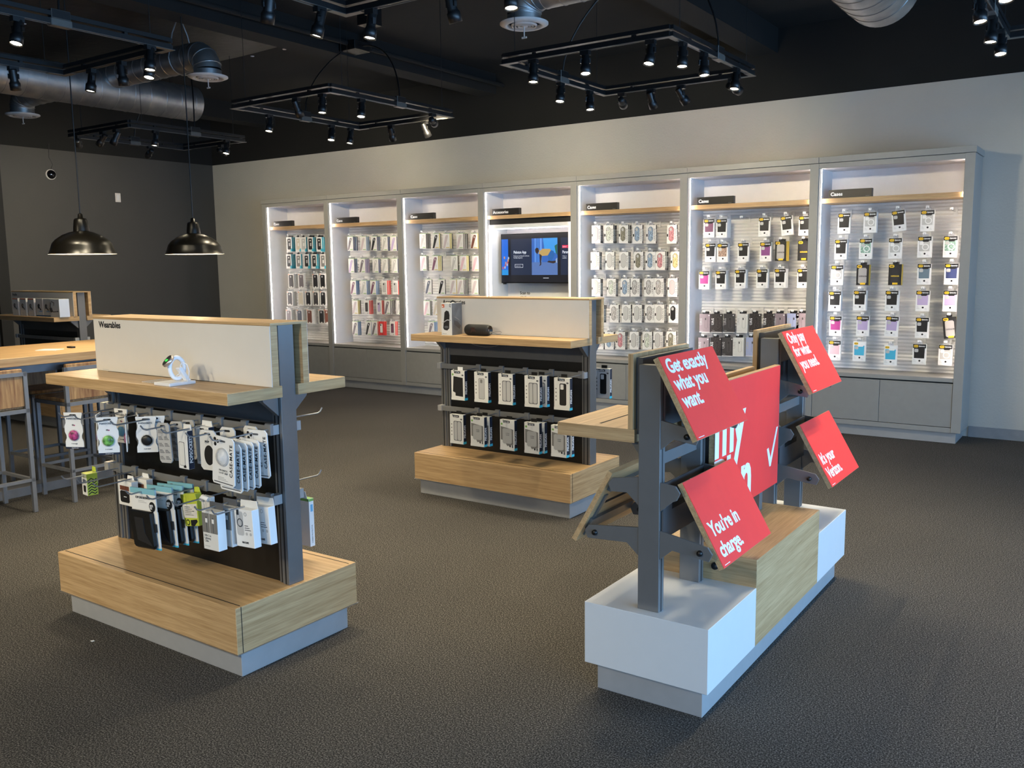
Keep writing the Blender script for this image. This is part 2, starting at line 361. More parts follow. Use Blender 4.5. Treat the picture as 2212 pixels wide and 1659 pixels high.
def ringed(b, r, L, T, pitch=0.16):
    prof = [(r, 0.0)]; z = pitch*0.5
    while z < L-0.02:
        prof += [(r, z-0.004), (r, z-0.0035), (r+0.0035, z-0.002), (r+0.0035, z+0.002), (r, z+0.0035), (r, z+0.004)]; z += pitch
    prof.append((r, L)); b.lathe(prof, GALV, 40, True, T)
AY = lambda x, y, z: Matrix.Translation((x, y, z)) @ Matrix.Rotation(R_(-90), 4, 'X')     # local z runs along +y
AX = lambda x, y, z, s=1: Matrix.Translation((x, y, z)) @ Matrix.Rotation(R_(90*s), 4, 'Y')  # local z runs along +x (s=1) or -x
def diffuser(x, y, z, r, parent):
    T = Matrix.Translation((x, y, z)); b = MB()
    b.lathe([(r, 0.0), (r, -0.008), (r*0.80, -0.022), (r*0.70, -0.018), (r*0.66, 0.0)], VENTW, 40, True, T)
    for k, q in enumerate((0.54, 0.42, 0.30)):
        b.lathe([(r*q, -0.012), (r*(q-0.045), -0.026), (r*(q-0.085), -0.012), (r*(q-0.04), 0.0), (r*q, -0.012)], VENTW, 32, True, T)
    b.lathe([(r*0.17, -0.006), (r*0.15, -0.022), (0.0, -0.024)], VENTW, 20, True, T)
    d = b.build('diffuser', parent)
    b = MB(); b.disc(r*0.70, 0.03, GAP, 32, T); b.build('throat', d)
    b = MB(); b.tube([(x, y, z-0.02), (x, y, z-0.085)], 0.004, VENTW, 8)
    b.box(x-0.018, x+0.018, y-0.004, y+0.004, z-0.094, z-0.084, VENTW); b.build('damper_key', d)
def elbow(b, x, y, z0, z, r, s):
    """from a branch that runs along x at height z down to the collar at z0; s: side the branch comes from"""
    n = 7; R = r*1.15; path = []
    for i in range(n):
        a = i/(n-1)*math.pi/2
        path.append((x + s*R*(1-math.sin(a)), y, z - R*(1-math.cos(a))))
    b.tube(path, r, GALV, 32, True, False)
    for i in (1, 3, 5):
        p = Vector(path[i]); d = (Vector(path[i+1])-Vector(path[i-1])).normalized()
        b.tube([p-d*0.006, p, p+d*0.006], [r, r+0.006, r], GALV, 32, True, False)
    b.lathe([(r, z0), (r, z-R)], GALV, 32, True, Matrix.Translation((x, y, 0)))
def duct(name, label, x, y0, y1, z, r, branches):
    t = empty(name, (x, y1, z)); tag(t, label, 'duct'); off = Vector((-x, -y1, -z))
    def P(b, nm, par=None):
        o = b.build(nm, par or t); o.location = off if par is None else (0, 0, 0); return o
    b = MB(); ringed(b, r, y1-y0, AY(x, y0, z)); b.disc(r, 0, GALV, 40, AY(x, y1-0.01, z))
    P(b, 'trunk')
    for bx, by, zd, br, bz in branches:
        s = 1 if bx < x else -1
        b = MB(); ringed(b, br, abs(bx-x)-br*1.15, AX(x, by, bz, -s), 0.13); br_o = P(b, 'branch')
        b = MB(); elbow(b, bx, by, zd, bz, br, s); e = P(b, 'elbow')
        diffuser(bx, by, zd, 0.155, e)
    return t, off, P
t, off, P = duct('ventilation_duct', 'large spiral ventilation duct with capped end above the dark corner', -7.635, YF+0.02, 5.62, 3.095, 0.162,
     [(-6.19, 4.705, 3.03, 0.108, 3.20), (-9.08, 4.70, 3.03, 0.108, 3.20)])
b = MB()
for dy in (-0.12, 0.12):
    b.tube([(-6.52, 4.705, 3.56), (-6.52, 4.705+dy*0.6, 3.40), (-6.52, 4.705+dy, 3.20)], 0.006, RAIL, 6)
b.tube([(-6.52, 4.705-0.12*math.cos(a*math.pi/8), 3.20-0.12*math.sin(a*math.pi/8)) for a in range(9)], 0.006, RAIL, 6)
b.tube([(-6.52, 4.705, 3.56), (-6.52, 4.705, ZC)], 0.006, RAIL, 6)
P(b, 'strap')
duct('ventilation_duct', 'short end of a spiral ventilation duct overhead near the window side', -1.37, YF+0.02, 6.02, 3.15, 0.22,
     [(-3.29, 4.93, 3.03, 0.108, 3.20)])

# ------------------------------------------------------------------ track lighting
FR = {'A': (-3.248, -2.143, 4.639, 5.918), 'B': (-5.771, -4.719, 4.604, 5.973), 'C': (-8.14, -7.19, 4.63, 5.84), 'D': (-5.617, -4.517, 1.831, 3.191), 'E': (-3.24, -2.09, 1.928, 3.288), 'F': (-0.659, 0.491, 4.476, 5.836), 'G': (-3.24, -2.09, -2.3, -1.0), 'H': (-5.62, -4.52, -2.3, -1.0)}
FN = {'A': 'square track nearest the tall cabinets', 'B': 'square track beyond the pendant lamps', 'C': 'square track in the dark corner', 'D': 'square track beside the pendant lamps', 'E': 'square track above the wearables island', 'F': 'square track nearest the windows', 'G': 'added unseen square track behind viewer', 'H': 'added unseen track near shop front'}  # G and H are unseen tracks, added to light the island fronts
ZT = 2.72
def track(k):
    x0, x1, y0, y1 = FR[k]; w = 0.018
    t = empty('lighting_track', (x0, y0, ZT))
    tag(t, 'black hanging ' + FN[k] + ' with cable feeds', 'track', 'square lighting tracks')
    L = Vector((-x0, -y0, -ZT))
    for nm, bx in (('track_bar', (x0, x1, y0-w, y0+w)), ('track_bar', (x0, x1, y1-w, y1+w)), ('track_bar', (x0-w, x0+w, y0, y1)), ('track_bar', (x1-w, x1+w, y0, y1))):
        b = MB(); b.box(bx[0], bx[1], bx[2], bx[3], ZT+0.002, ZT+0.028, TRACK); b.box(bx[0], bx[1], bx[2], bx[3], ZT+0.040, ZT+0.062, TRACK)
        if bx[1]-bx[0] > 0.5:
            for s in (-1, 1): c = (bx[2]+bx[3])/2+s*0.012; b.box(bx[0], bx[1], c-0.003, c+0.003, ZT, ZT+0.002, TRACKT)
            for q in (0.2, 0.8): xx = bx[0]+(bx[1]-bx[0])*q; b.box(xx-0.01, xx+0.01, bx[2]+0.008, bx[3]-0.008, ZT+0.028, ZT+0.040, TRACK)
        else:
            for s in (-1, 1): c = (bx[0]+bx[1])/2+s*0.012; b.box(c-0.003, c+0.003, bx[2], bx[3], ZT, ZT+0.002, TRACKT)
            for q in (0.2, 0.8): yy = bx[2]+(bx[3]-bx[2])*q; b.box(bx[0]+0.008, bx[1]-0.008, yy-0.01, yy+0.01, ZT+0.028, ZT+0.040, TRACK)
        b.build(nm, t).location = L
    for cx, sx in ((x0, 1), (x1, -1)):
        for cy, sy in ((y0, 1), (y1, -1)):
            b = MB(); p = lambda u, v: (cx+sx*u, cy+sy*v)
            pts = [p(-0.019, -0.019), p(0.11, -0.019), p(0.11, 0.019), p(0.019, 0.019), p(0.019, 0.11), p(-0.019, 0.11)]
            b.prism(pts, 2, ZT-0.002, ZT+0.001, TRACKT); b.build('corner_joint', t).location = L
    ym = (y0+y1)/2+0.05
    for cx, jx in ((x0, 0.25), (x1, -0.25)):
        b = MB(); b.box(cx-0.022, cx+0.022, ym-0.055, ym+0.055, ZT-0.006, ZT+0.03, TRACKT); b.box(cx-0.02, cx+0.02, ym-0.05, ym+0.05, ZT+0.03, ZT+0.075, TRACK)
        b.build('power_feed', t, 0.003).location = L
        b = MB(); xm = (x0+x1)/2
        jb = Vector((xm - math.copysign(0.07, jx), ym+0.25, ZC-0.14)) if k != 'B' else Vector((-5.88 - math.copysign(0.1, jx), 6.06, 3.46))
        fd = Vector((cx, ym, ZT+0.07)); q1 = jb + Vector(((fd.x-jb.x)*0.35, (fd.y-jb.y)*0.2, -0.06)); q2 = fd + Vector((-(fd.x-jb.x)*0.03, 0.02, 0.30))
        pth = []
        for i in range(13):
            s = i/12; u = 1-s; pth.append(jb*u**3 + q1*3*u*u*s + q2*3*u*s*s + fd*s**3)
        b.tube(pth, 0.006, TRACK, 6); b.build('feed_cable', t).location = L
    for cx in (x0, x1):
        for cy in (y0+0.12, y1-0.12): MB().tube([(cx, cy, ZT+0.06), (cx, cy, ZC)], 0.0022, TRACK, 5).build('hanger_wire', t).location = L
    MB().box((x0+x1)/2-0.07, (x0+x1)/2+0.07, ym+0.18, ym+0.32, ZC-0.17, ZC, TRACK).build('feed_box', t).location = L
for k in FR: track(k)
def spot_mesh(lit):
    hd = MB(); hd.lathe([(0.0, -0.046), (0.021, -0.046), (0.023, -0.042), (0.023, 0.020), (0.026, 0.030), (0.031, 0.036), (0.031, 0.078), (0.028, 0.078), (0.026, 0.070)], TRACK, 20)
    ad = MB(); ad.box(-0.017, 0.017, -0.028, 0.028, -0.024, 0.0, TRACK); ad.tube([(0, 0, -0.02), (0, 0, -0.05)], 0.006, TRACK, 8)
    yk = MB()
    for s in (-1, 1): yk.box(s*0.027-0.003, s*0.027+0.003, -0.008, 0.008, -0.07, -0.044, TRACK)
    yk.box(-0.03, 0.03, -0.008, 0.008, -0.048, -0.042, TRACK)
    ln = MB(); ln.disc(0.0265, 0.070, LENS, 20)
    return ad, yk, hd, ln
_ad, _yk, _hd, _ln = spot_mesh(True)
PROTO = {}
HEADS = [('A', -3.032, 4.639, 'n', 1), ('A', -2.673, 4.639, 'n', 1), ('A', -2.259, 4.639, 'n', 1), ('A', -2.143, 4.803, 'e', 1), ('A', -2.143, 5.103, 'e', 1), ('A', -2.143, 5.623, 'e', 1), ('A', -3.248, 5.303, 'w', 1), ('A', -3.248, 5.697, 'w', 1), ('A', -3.107, 5.918, 'f', 0), ('A', -2.877, 5.918, 'f', 0), ('A', -2.649, 5.918, 'f', 0), ('A', -2.278, 5.918, 'f', 0), ('B', -5.771, 4.952, 'w', 1), ('B', -5.771, 5.633, 'w', 1), ('B', -5.771, 5.861, 'w', 1), ('B', -4.799, 4.604, 'n', 1), ('B', -4.719, 4.914, 'e', 1), ('B', -5.066, 4.604, 'n', 0), ('B', -5.389, 5.973, 'f', 0), ('B', -5.01, 5.973, 'f', 0), ('B', -4.719, 5.726, 'e', 0), ('C', -7.604, 4.63, 'n', 1), ('C', -7.397, 4.63, 'n', 1), ('C', -7.19, 4.878, 'e', 1), ('C', -7.19, 5.639, 'e', 1), ('C', -8.14, 5.451, 'w', 0), ('C', -7.54, 5.84, 'f', 0), ('C', -8.014, 4.63, 'n', 0), ('D', -4.517, 2.349, 'e', 1), ('D', -5.318, 3.191, 'f', 1), ('D', -4.517, 3.063, 'e', 1), ('D', -4.714, 3.191, 'f', 1), ('D', -4.995, 3.191, 'f', 0), ('D', -5.617, 2.872, 'w', 0), ('E', -3.24, 3.114, 'w', 0), ('E', -3.074, 3.288, 'f', 0), ('E', -2.586, 3.288, 'f', 0), ('E', -2.262, 3.288, 'f', 1), ('E', -3.24, 2.808, 'w', 0), ('F', -0.519, 4.476, 'n', 1), ('F', -0.659, 4.783, 'w', 1), ('F', -0.659, 5.242, 'w', 1), ('F', -0.659, 5.592, 'w', 1)]
# what each head is turned to: (x, y, z) aim points; a lit head shows its face to the room, the others face the cabinet wall or the dark wall
HEADS += [(k, FR[k][i], FR[k][2]+0.25+0.4*j, 'we'[i], 1) for k in 'GH' for i in (0, 1) for j in (0, 1, 2)]  # heads of the two added tracks, all out of view
HEADS += [('F', -0.2, 5.836, 'f', 0), ('F', 0.25, 5.836, 'f', 0)]  # two unseen heads added to warm the bare end of the back wall
AIM = {21: (-9.2, 4.3, 1.15), 22: (-8.6, 4.2, 0.7), 55: (0.1, 8.3, 1.2), 56: (1.3, 8.3, 1.5), 8: (-3.9, 8.3, 2.15), 9: (-2.9, 7.7, 0.35), 10: (-1.8, 7.8, 0.4), 11: (-1.5, 8.3, 2.15), 17: (-5.5, 6.4, 0.0), 18: (-6.2, 7.6, 0.3), 19: (-4.9, 7.6, 0.3), 20: (-6.0, 8.3, 2.2), 25: (-11.0, 5.9, 1.3), 26: (-8.3, 8.36, 2.35), 27: (-11.0, 6.9, 1.6),
       32: (-5.2, 3.6, 0.0), 33: (-6.1, 3.3, 0.9), 34: (-3.6, 2.8, 0.9), 35: (-3.2, 2.9, 0.0), 36: (-2.4, 4.2, 0.0), 38: (-4.2, 3.1, 0.0)}
SIDE = {'n': 'near side', 'f': 'cabinet side', 'w': 'dark-wall side', 'e': 'window side'}
spots_data = {}
def spot_light(wall, w):     # wall: 0 room heads, 1 heads that wash a wall, 2 added heads on the unseen tracks towards the shop front
    if wall not in spots_data:
        ld = bpy.data.lights.new('track_beam', 'SPOT'); ld.energy = w; ld.color = SPOT_COL; ld.spot_size = R_({0: 118, 1: 96, 2: 62, 3: 90, 4: 110}[wall]); ld.spot_blend = 0.85; ld.shadow_soft_size = 0.026
        spots_data[wall] = ld
    return spots_data[wall]
count = {}
for i, (k, x, y, side, lit) in enumerate(HEADS):
    t = empty('track_spotlight', (x, y, ZT))
    key = (k, side); n = count.get(key, 0); count[key] = n+1
    tot = sum(1 for h in HEADS if h[0] == k and h[3] == side)
    rk = sorted([(h[2] if side in 'we' else h[1]) for h in HEADS if h[0] == k and h[3] == side]).index(y if side in 'we' else x)
    frm = '' if side in 'we' else ''
    which = ('alone on the ' if tot == 1 else ORD[rk] + ' on the ') + SIDE[side]
    tag(t, ('glowing' if lit else 'turned-away') + ' black spotlight, ' + which + ' of the ' + FN[k], 'spotlight', 'black track spotlights')
    a = Vector(AIM[i]) if i in AIM else Vector((x+(0.3 if i % 2 else -0.3), 1.9, 0.35)) if k in 'GH' else Vector((x + 0.25*math.sin(i*2.1) + 0.15, y - 0.55 + 0.2*math.cos(i*1.7), 0.0))
    piv = Vector((0, 0, -0.058)); d = (a - Vector((x, y, ZT)) - piv).normalized()
    T = Matrix.Translation(piv) @ d.to_track_quat('Z', 'Y').to_matrix().to_4x4()
    yaw = Matrix.Rotation(math.atan2(d.y, d.x) - math.pi/2, 4, 'Z')
    if not PROTO:
        PROTO['a'] = _ad.build('adapter', t); PROTO['y'] = _yk.build('yoke', t); PROTO['h'] = _hd.build('housing', t); PROTO['l'] = _ln.build('lens', PROTO['h']); o4 = [PROTO[q] for q in 'ayhl']
    else:
        o4 = []
        for q in 'ayhl':
            c = PROTO[q].copy(); COL.objects.link(c); c.parent = t if q != 'l' else o4[2]; o4.append(c)
    o4[0].matrix_local = Matrix.Rotation(R_(0 if side in 'we' else 90), 4, 'Z'); o4[1].matrix_local = yaw
    o4[2].matrix_local = T
    wl = 2 if k in 'GH' else 4 if k == 'F' and i not in AIM else 1 if i in (8, 20, 26, 25, 27) else 3 if i in (9, 10, 11, 18, 19, 55, 56) else 0
    lo = bpy.data.objects.new('track_beam', spot_light(wl, (SPOT_W, SPOT_WALL_W, SPOT_FRONT_W, SPOT_LOW_W, SPOT_SIGN_W)[wl])); COL.objects.link(lo)
    p = Vector((x, y, ZT)) + piv + d*0.085
    lo.matrix_world = Matrix.Translation(p) @ (-d).to_track_quat('Z', 'Y').to_matrix().to_4x4()

# ------------------------------------------------------------------ pendant lamps over the table
def pendant():
    t = empty('pendant_lamp', (0, 0, 0))
    r = 0.222
    prof = [(0.045, 0.165), (0.052, 0.157), (0.075, 0.152), (0.125, 0.132), (0.17, 0.100), (0.192, 0.075), (0.198, 0.060), (0.205, 0.035), (0.216, 0.008), (r, 0.0)]
    MB().lathe(prof, LAMPK, 48).build('lamp_shade', t)
    inn = [(r, 0.0), (0.212, 0.008), (0.200, 0.035), (0.192, 0.060), (0.186, 0.073), (0.165, 0.096), (0.12, 0.127), (0.07, 0.147), (0.03, 0.15)]
    MB().lathe(inn, LAMPW, 48).build('shade_lining', t)
    MB().lathe([(0.052, 0.160), (0.050, 0.185), (0.044, 0.235), (0.038, 0.245), (0.018, 0.250), (0.016, 0.275), (0.006, 0.282)], LAMPK, 28).build('socket_cap', t)
    MB().tube([(0, 0, 0.27), (0, 0, ZC-1.615)], 0.0045, TRACK, 8).build('cord', t)
    MB().lathe([(0.0, 0.03), (0.022, 0.036), (0.03, 0.055), (0.026, 0.085), (0.014, 0.11), (0.014, 0.15)], BULB, 20).build('bulb', t)
    return t
pl = bpy.data.lights.new('pendant_glow', 'POINT'); pl.energy = PEND_W; pl.color = PEND_COL; pl.shadow_soft_size = 0.03
p1 = pendant(); p1.location = (-6.06, 3.478, 1.6135); tag(p1, 'black dome pendant lamp hanging above the stools, farther from the cabinets', 'pendant lamp', 'pendant lamps over the table')
p2 = dup(p1); p2.location = (-6.06, 4.391, 1.6164); p2['label'] = 'black dome pendant lamp hanging in front of the charcoal wall, nearer the cabinets'
for p in (p1, p2):
    lo = bpy.data.objects.new('pendant_glow', pl); COL.objects.link(lo); lo.location = (p.location.x, p.location.y, p.location.z+0.015)

# ------------------------------------------------------------------ small things on the charcoal wall
c = MB(); T = face_T((XL, 5.995, 2.677), (0, 1, 0), (0, 0, 1))
c.lathe([(0.062, 0.0), (0.062, 0.018), (0.058, 0.022), (0.055, 0.020)], VENTW, 28, True, T)
cam_o = c.build('dome_camera'); tag(cam_o, 'round white-rimmed dome camera fixed high on the charcoal wall', 'camera')
c = MB(); c.lathe([(0.056, 0.018), (0.050, 0.038), (0.032, 0.056), (0.0, 0.060)], mat('dome_glossy', (0.004, 0.004, 0.005), 0.08), 24, True, T); c.build('dome', cam_o)
c = MB(); c.tube([(XL+0.006, 6.0, 2.735), (XL+0.006, 6.03, 2.80), (XL+0.006, 5.99, 2.88), (XL+0.006, 6.0, 3.05)], 0.004, TRACK, 6); c.build('cable', cam_o)
c = MB(); c.box(XL, XL+0.008, 6.832, 6.908, 2.387, 2.503, VENTW); sw = c.build('wall_plate', None, 0.003); tag(sw, 'small blank white plate on the charcoal wall between pendant lamps', 'wall plate')
c = MB(); c.box(XL+0.0082, XL+0.011, 6.853, 6.887, 2.41, 2.48, BAYW); c.build('insert', sw, 0.001)
# ------------------------------------------------------------------ the run of lit cabinets along the back wall
SEAM = [-9.49, -8.265, -7.05, -5.865, -4.683, -3.481, -2.27, -1.062]
BAYN = {1: 'corner bay', 2: 'second bay from the corner', 3: 'bay before the television', 4: 'television bay', 5: 'bay after the television', 6: 'second-last bay', 7: 'end bay by the bare wall'}
FY, BY = 7.95, 8.30
def ribs(b, x0, x1, z0, z1, y, m, pitch=0.0315):
    n = int((z1-z0)/pitch); pts = []
    for i in range(n*6+1):
        z = z0 + i*(z1-z0)/(n*6); pts.append((y - 0.0095*(0.5+0.5*math.cos(2*math.pi*i/6))**0.8 - 0.001, z))
    vs = [(x0, p[0], p[1]) for p in pts] + [(x1, p[0], p[1]) for p in pts]; k = len(pts)
    b.add(vs, [(i, k+i, k+i+1, i+1) for i in range(k-1)], m, True)
    b.box(x0, x1, y, y+0.008, z0, z1, m)
def cabinet(k):
    xa, xb = SEAM[k-1], SEAM[k]; pw = 0.075; xr = xb-pw
    t = empty('display_cabinet', (xa, FY, 0)); L = (-xa, -FY, 0)
    tag(t, 'tall lit grey display cabinet, ' + BAYN[k] + (' holding a screen' if k == 4 else ''), 'cabinet', 'lit wall cabinets')
    def P(b, nm, bev=0.0, par=None, label=None):
        o = b.build(nm, par or t, bev, 1, label); o.location = L if par is None else (0, 0, 0); return o
    x0 = xa+0.018
    if k == 1:
        P(MB().box(xa-0.004, xa+0.062, FY, 8.36, 0.092, 2.335, LAMG), 'post', 0.002); x0 = xa+0.08
    b = MB(); b.box(xr, xb-0.001, FY, FY+0.034, 0.092, 2.335, LAMG); b.box(xr+0.022, xb-0.001, FY+0.034, 8.36, 0.092, 2.335, LAMG); P(b, 'post', 0.0015)
    P(MB().box(x0-0.016, x0, FY+0.012, BY+0.02, 0.543, 2.292, BAYW), 'side_panel')
    P(MB().box(xr+0.008, xr+0.021, FY+0.036, BY+0.02, 0.543, 2.292, BAYW), 'side_panel')
    P(MB().box(x0, xr+0.008, BY+0.005, BY+0.03, 1.93 if k != 4 else 0.543, 2.292, BAYW), 'back_panel', label='smooth upper back panel')
    if k != 4:
        b = MB(); ribs(b, x0, xr+0.007, 0.545, 1.998, BY, RIBW); P(b, 'ribbed_panel')
    P(MB().box(x0-0.016, xr+0.02, FY+0.021, 8.34, 2.292, 2.31, BAYW), 'top_panel')
    P(MB().box(x0-0.018, xr, FY, FY+0.02, 2.292, 2.334, LAMG), 'header_rail', 0.0015)
    P(MB().box(xa+0.001 if k > 1 else xa-0.012, xb-0.001 if k < 7 else xb+0.006, FY-0.012, YB-0.002, 2.338, 2.388, LAMG), 'cornice', 0.0015)
    P(MB().box(x0-0.017, xr+0.02, FY+0.036, BY+0.02, 0.508, 0.543, LAMG), 'counter', 0.0015)
    P(MB().box(x0-0.017, xr, FY+0.004, FY+0.036, 0.508, 0.543, LAMG), 'counter_edge', 0.0015)
    P(MB().box(x0-0.017, xr, FY+0.03, BY, 0.13, 0.508, GAP), 'carcass')
    xm = (x0-0.017+xr)/2
    for a, c in ((x0-0.015, xm-0.0015), (xm+0.0015, xr-0.002)):
        d = P(MB().box(a, c, FY+0.006, FY+0.026, 0.136, 0.482, LAMD), 'cabinet_door', 0.0012)
        b = MB(); b.box(a, c, FY+0.008, FY+0.03, 0.4825, 0.496, LAMD); P(b, 'finger_pull', 0, d)
    P(MB().box(x0-0.017, xr, FY+0.004, FY+0.03, 0.092, 0.132, LAMG), 'bottom_rail')
    P(MB().box(xa+0.001 if k > 1 else xa+0.03, xb-0.001 if k < 7 else xb-0.04, FY+0.034, YB-0.02, 0, 0.092, PLINTH), 'plinth')
    P(MB().box(x0, xr+0.007, FY+0.05, BY+0.004, 2.0, 2.04, WX, WY), 'shelf', 0.0015)
    P(MB().box(x0+0.0004, x0+0.0030, FY+0.020, FY+0.028, 0.56, 2.285, LED), 'led_strip')
    P(MB().box(xr+0.002, xr+0.0075, FY+0.037, FY+0.043, 0.56, 2.285, LED), 'led_strip')
    if k == 4:
        fx0, fx1 = x0+0.012, xr-0.02; fr = MB(); y0, y1 = 8.0, BY
        fr.box(fx0, fx0+0.04, y0, y1, 0.545, 1.94, LAMW); fr.box(fx1-0.04, fx1, y0, y1, 0.545, 1.94, LAMW); fr.box(fx0+0.04, fx1-0.04, y0, y1, 1.898, 1.94, LAMW)
        f = P(fr, 'screen_niche', 0.0015)
        P(MB().box(fx0+0.045, fx1-0.045, y0+0.012, y0+0.022, 1.889, 1.897, LED), 'led_strip', 0, f)
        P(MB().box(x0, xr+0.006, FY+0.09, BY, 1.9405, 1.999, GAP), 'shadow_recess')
        b = MB(); b.box(-5.632, fx1-0.042, BY-0.02, BY+0.004, 0.56, 1.27, LAMW); pn = P(b, 'scan_panel')
        b = MB(); b.text('Scan to\nstart.', 0.045, TF(-5.775+0.16, BY-0.021, 1.178), INK, 0.001, 1.0, line=0.95); P(b, 'lettering', 0, pn)
    # sign block on the shelf
    sx = x0+0.055; word = 'Accessories' if k == 4 else 'Cases'
    s = empty('shelf_sign', (sx, FY+0.06, 2.04))
    tag(s, 'black block sign reading ' + word + ' on the shelf of the ' + BAYN[k], 'sign', 'black block signs on the shelves')
    w = 0.355
    body = MB().box(0, w, 0, 0.05, 0, 0.071, mat('sign_black', (0.018, 0.016, 0.014), 0.4)).build('block', s, 0.001)
    b = MB(); b.text(word, 0.042, TF(0.016, -0.0006, 0.020), SIGNW, 0.0012, 1.0); b.box(w-0.05, w-0.018, -0.0006, -0.0001, 0.007, 0.011, mat('faint_letter', (0.12, 0.12, 0.12), 0.5, var=0)); b.build('lettering', s)
for k in range(1, 8): cabinet(k)

# ------------------------------------------------------------------ television
tv = empty('television', (-5.3, 8.1, 1.305)); tag(tv, 'flat black television showing a fitness app in the lit niche', 'television')
def PT(b, nm, par=None, bev=0.0):
    o = b.build(nm, par or tv, bev); o.location = (5.3, -8.1, -1.305) if par is None else (0, 0, 0); return o
tx0, tx1, tz0, tz1, ty = -5.742, -4.79, 1.305, 1.841, 8.10
PT(MB().box(tx0, tx1, ty, ty+0.045, tz0, tz1, mat('tv_black', (0.008, 0.008, 0.009), 0.25)), 'housing', None, 0.003)
PT(MB().box(-5.4, -5.1, ty+0.045, 8.305, 1.45, 1.68, GAP), 'wall_bracket')
b = MB(); b.box(tx0+0.02, tx0+0.05, ty+0.005, ty+0.03, tz0-0.012, tz0, KNOB); PT(b, 'sensor')
scr = PT(MB().box(tx0+0.008, tx1-0.008, ty-0.0008, ty, tz0+0.012, tz1-0.008, ems('screen_black', (0.004, 0.006, 0.014))), 'screen')
b = MB(); y = ty-0.0012
def flat(pts, m, d=0.0): b.prism(pts, 1, y-d-0.0003, y-d, m)
def rect(x0, x1, z0, z1, m, d=0.0): flat([(x0, z0), (x1, z0), (x1, z1), (x0, z1)], m, d)
sky, deep = ems('screen_blue', (0.02, 0.16, 0.75)), ems('screen_deep', (0.01, 0.022, 0.06))
rect(tx0+0.01, -5.645, 1.394, 1.784, sky); rect(tx0+0.01, -5.645, 1.394, 1.45, ems('screen_aqua', (0.02, 0.30, 0.75)), 0.0004)
for i in range(9):
    px, pz = tx0+0.02+(i*37 % 80)/1000, 1.46+(i*53 % 130)/1000
    rect(px, px+0.016, pz, pz+0.025, ems('screen_%s' % ('rose', 'skin', 'pale')[i % 3], ((0.55, 0.12, 0.14), (0.65, 0.32, 0.16), (0.5, 0.55, 0.65))[i % 3]), 0.0006)
rect(-5.609, -5.335, 1.394, 1.784, deep); rect(-4.97, tx1-0.01, 1.394, 1.784, deep)
rect(-5.335, -5.008, 1.394, 1.784, ems('screen_room', (0.035, 0.14, 0.52)))
rect(-5.335, -5.008, 1.394, 1.53, ems('screen_floor', (0.10, 0.19, 0.46)), 0.0004)
for i, c in enumerate(((0.10, 0.28, 0.75), (0.06, 0.22, 0.66), (0.14, 0.34, 0.85))): rect(-5.30+i*0.035, -5.275+i*0.035, 1.53, 1.784, ems('screen_pane_%s' % 'abc'[i], c), 0.0004)
flat([(-5.17, 1.65), (-5.01, 1.62), (-5.01, 1.784), (-5.19, 1.784)], ems('screen_bright', (0.05, 0.34, 0.85)), 0.0004)
flat([(-5.03, 1.63), (-5.01, 1.60), (-5.01, 1.72), (-5.045, 1.70)], ems('screen_plant', (0.02, 0.14, 0.10)), 0.0005)
sk, yl, bl = ems('screen_body', (0.035, 0.02, 0.016)), ems('screen_top', (0.55, 0.36, 0.12)), ems('screen_shorts', (0.02, 0.13, 0.42))
flat([(-5.245, 1.66), (-5.235, 1.628), (-5.225, 1.655), (-5.235, 1.66)], yl, 0.0006)
flat([(-5.250, 1.625), (-5.215, 1.595), (-5.13, 1.600), (-5.085, 1.640), (-5.10, 1.668), (-5.20, 1.672)], yl, 0.0007)
flat([(-5.13, 1.600), (-5.12, 1.545), (-5.085, 1.535), (-5.045, 1.60), (-5.055, 1.645), (-5.09, 1.655)], bl, 0.0008)
flat([(-5.292, 1.665), (-5.275, 1.685), (-5.25, 1.68), (-5.24, 1.65), (-5.262, 1.615), (-5.285, 1.635)], sk, 0.0008)
flat([(-5.235, 1.62), (-5.205, 1.60), (-5.215, 1.50), (-5.24, 1.488), (-5.228, 1.51)], sk, 0.0009)
flat([(-5.12, 1.545), (-5.14, 1.53), (-5.06, 1.515), (-5.02, 1.528), (-5.02, 1.545), (-5.085, 1.54)], sk, 0.0009)
flat([(-5.03, 1.525), (-5.012, 1.52), (-5.012, 1.575), (-5.03, 1.56)], ems('screen_shoe', (0.35, 0.45, 0.6)), 0.001)
wt = ems('screen_white', (0.85, 0.9, 1.0))
rect(-5.19, -5.12, 1.358, 1.363, wt)
b.text('Peloton App', 0.042, TF(-5.572, y-0.0006, 1.627), wt, 0.0007, 0.78, ext=0.0002)
b.text('Find your new favorite workout.\nNo Bike Required.', 0.020, TF(-5.572, y-0.001, 1.594), wt, 0, 0.78, ext=0.0002, res=1)
b.text('Learn more', 0.016, TF(-5.545, y-0.0006, 1.487), wt, 0, 0.9, ext=0.0002, res=1)
for z0_, z1_, x0_, x1_ in ((1.475, 1.478, -5.553, -5.452), (1.509, 1.512, -5.553, -5.452), (1.475, 1.512, -5.556, -5.553), (1.475, 1.512, -5.452, -5.449)): rect(x0_, x1_, z0_, z1_, wt, 0.0002)
rect(-4.95, -4.85, 1.675, 1.705, ems('screen_tag', (0.75, 0.03, 0.10)), 0.0002); b.text('Limited', 0.02, TF(-4.945, y-0.0008, 1.683), wt, 0, 0.8, ext=0.0002, res=1)
b.text('Param', 0.042, TF(-4.948, y-0.0006, 1.62), wt, 0.0007, 0.78, ext=0.0002); b.text('Only on\navailable', 0.02, TF(-4.948, y-0.0006, 1.585), wt, 0, 0.8, ext=0.0002, res=1)
PT(b, 'picture', scr)
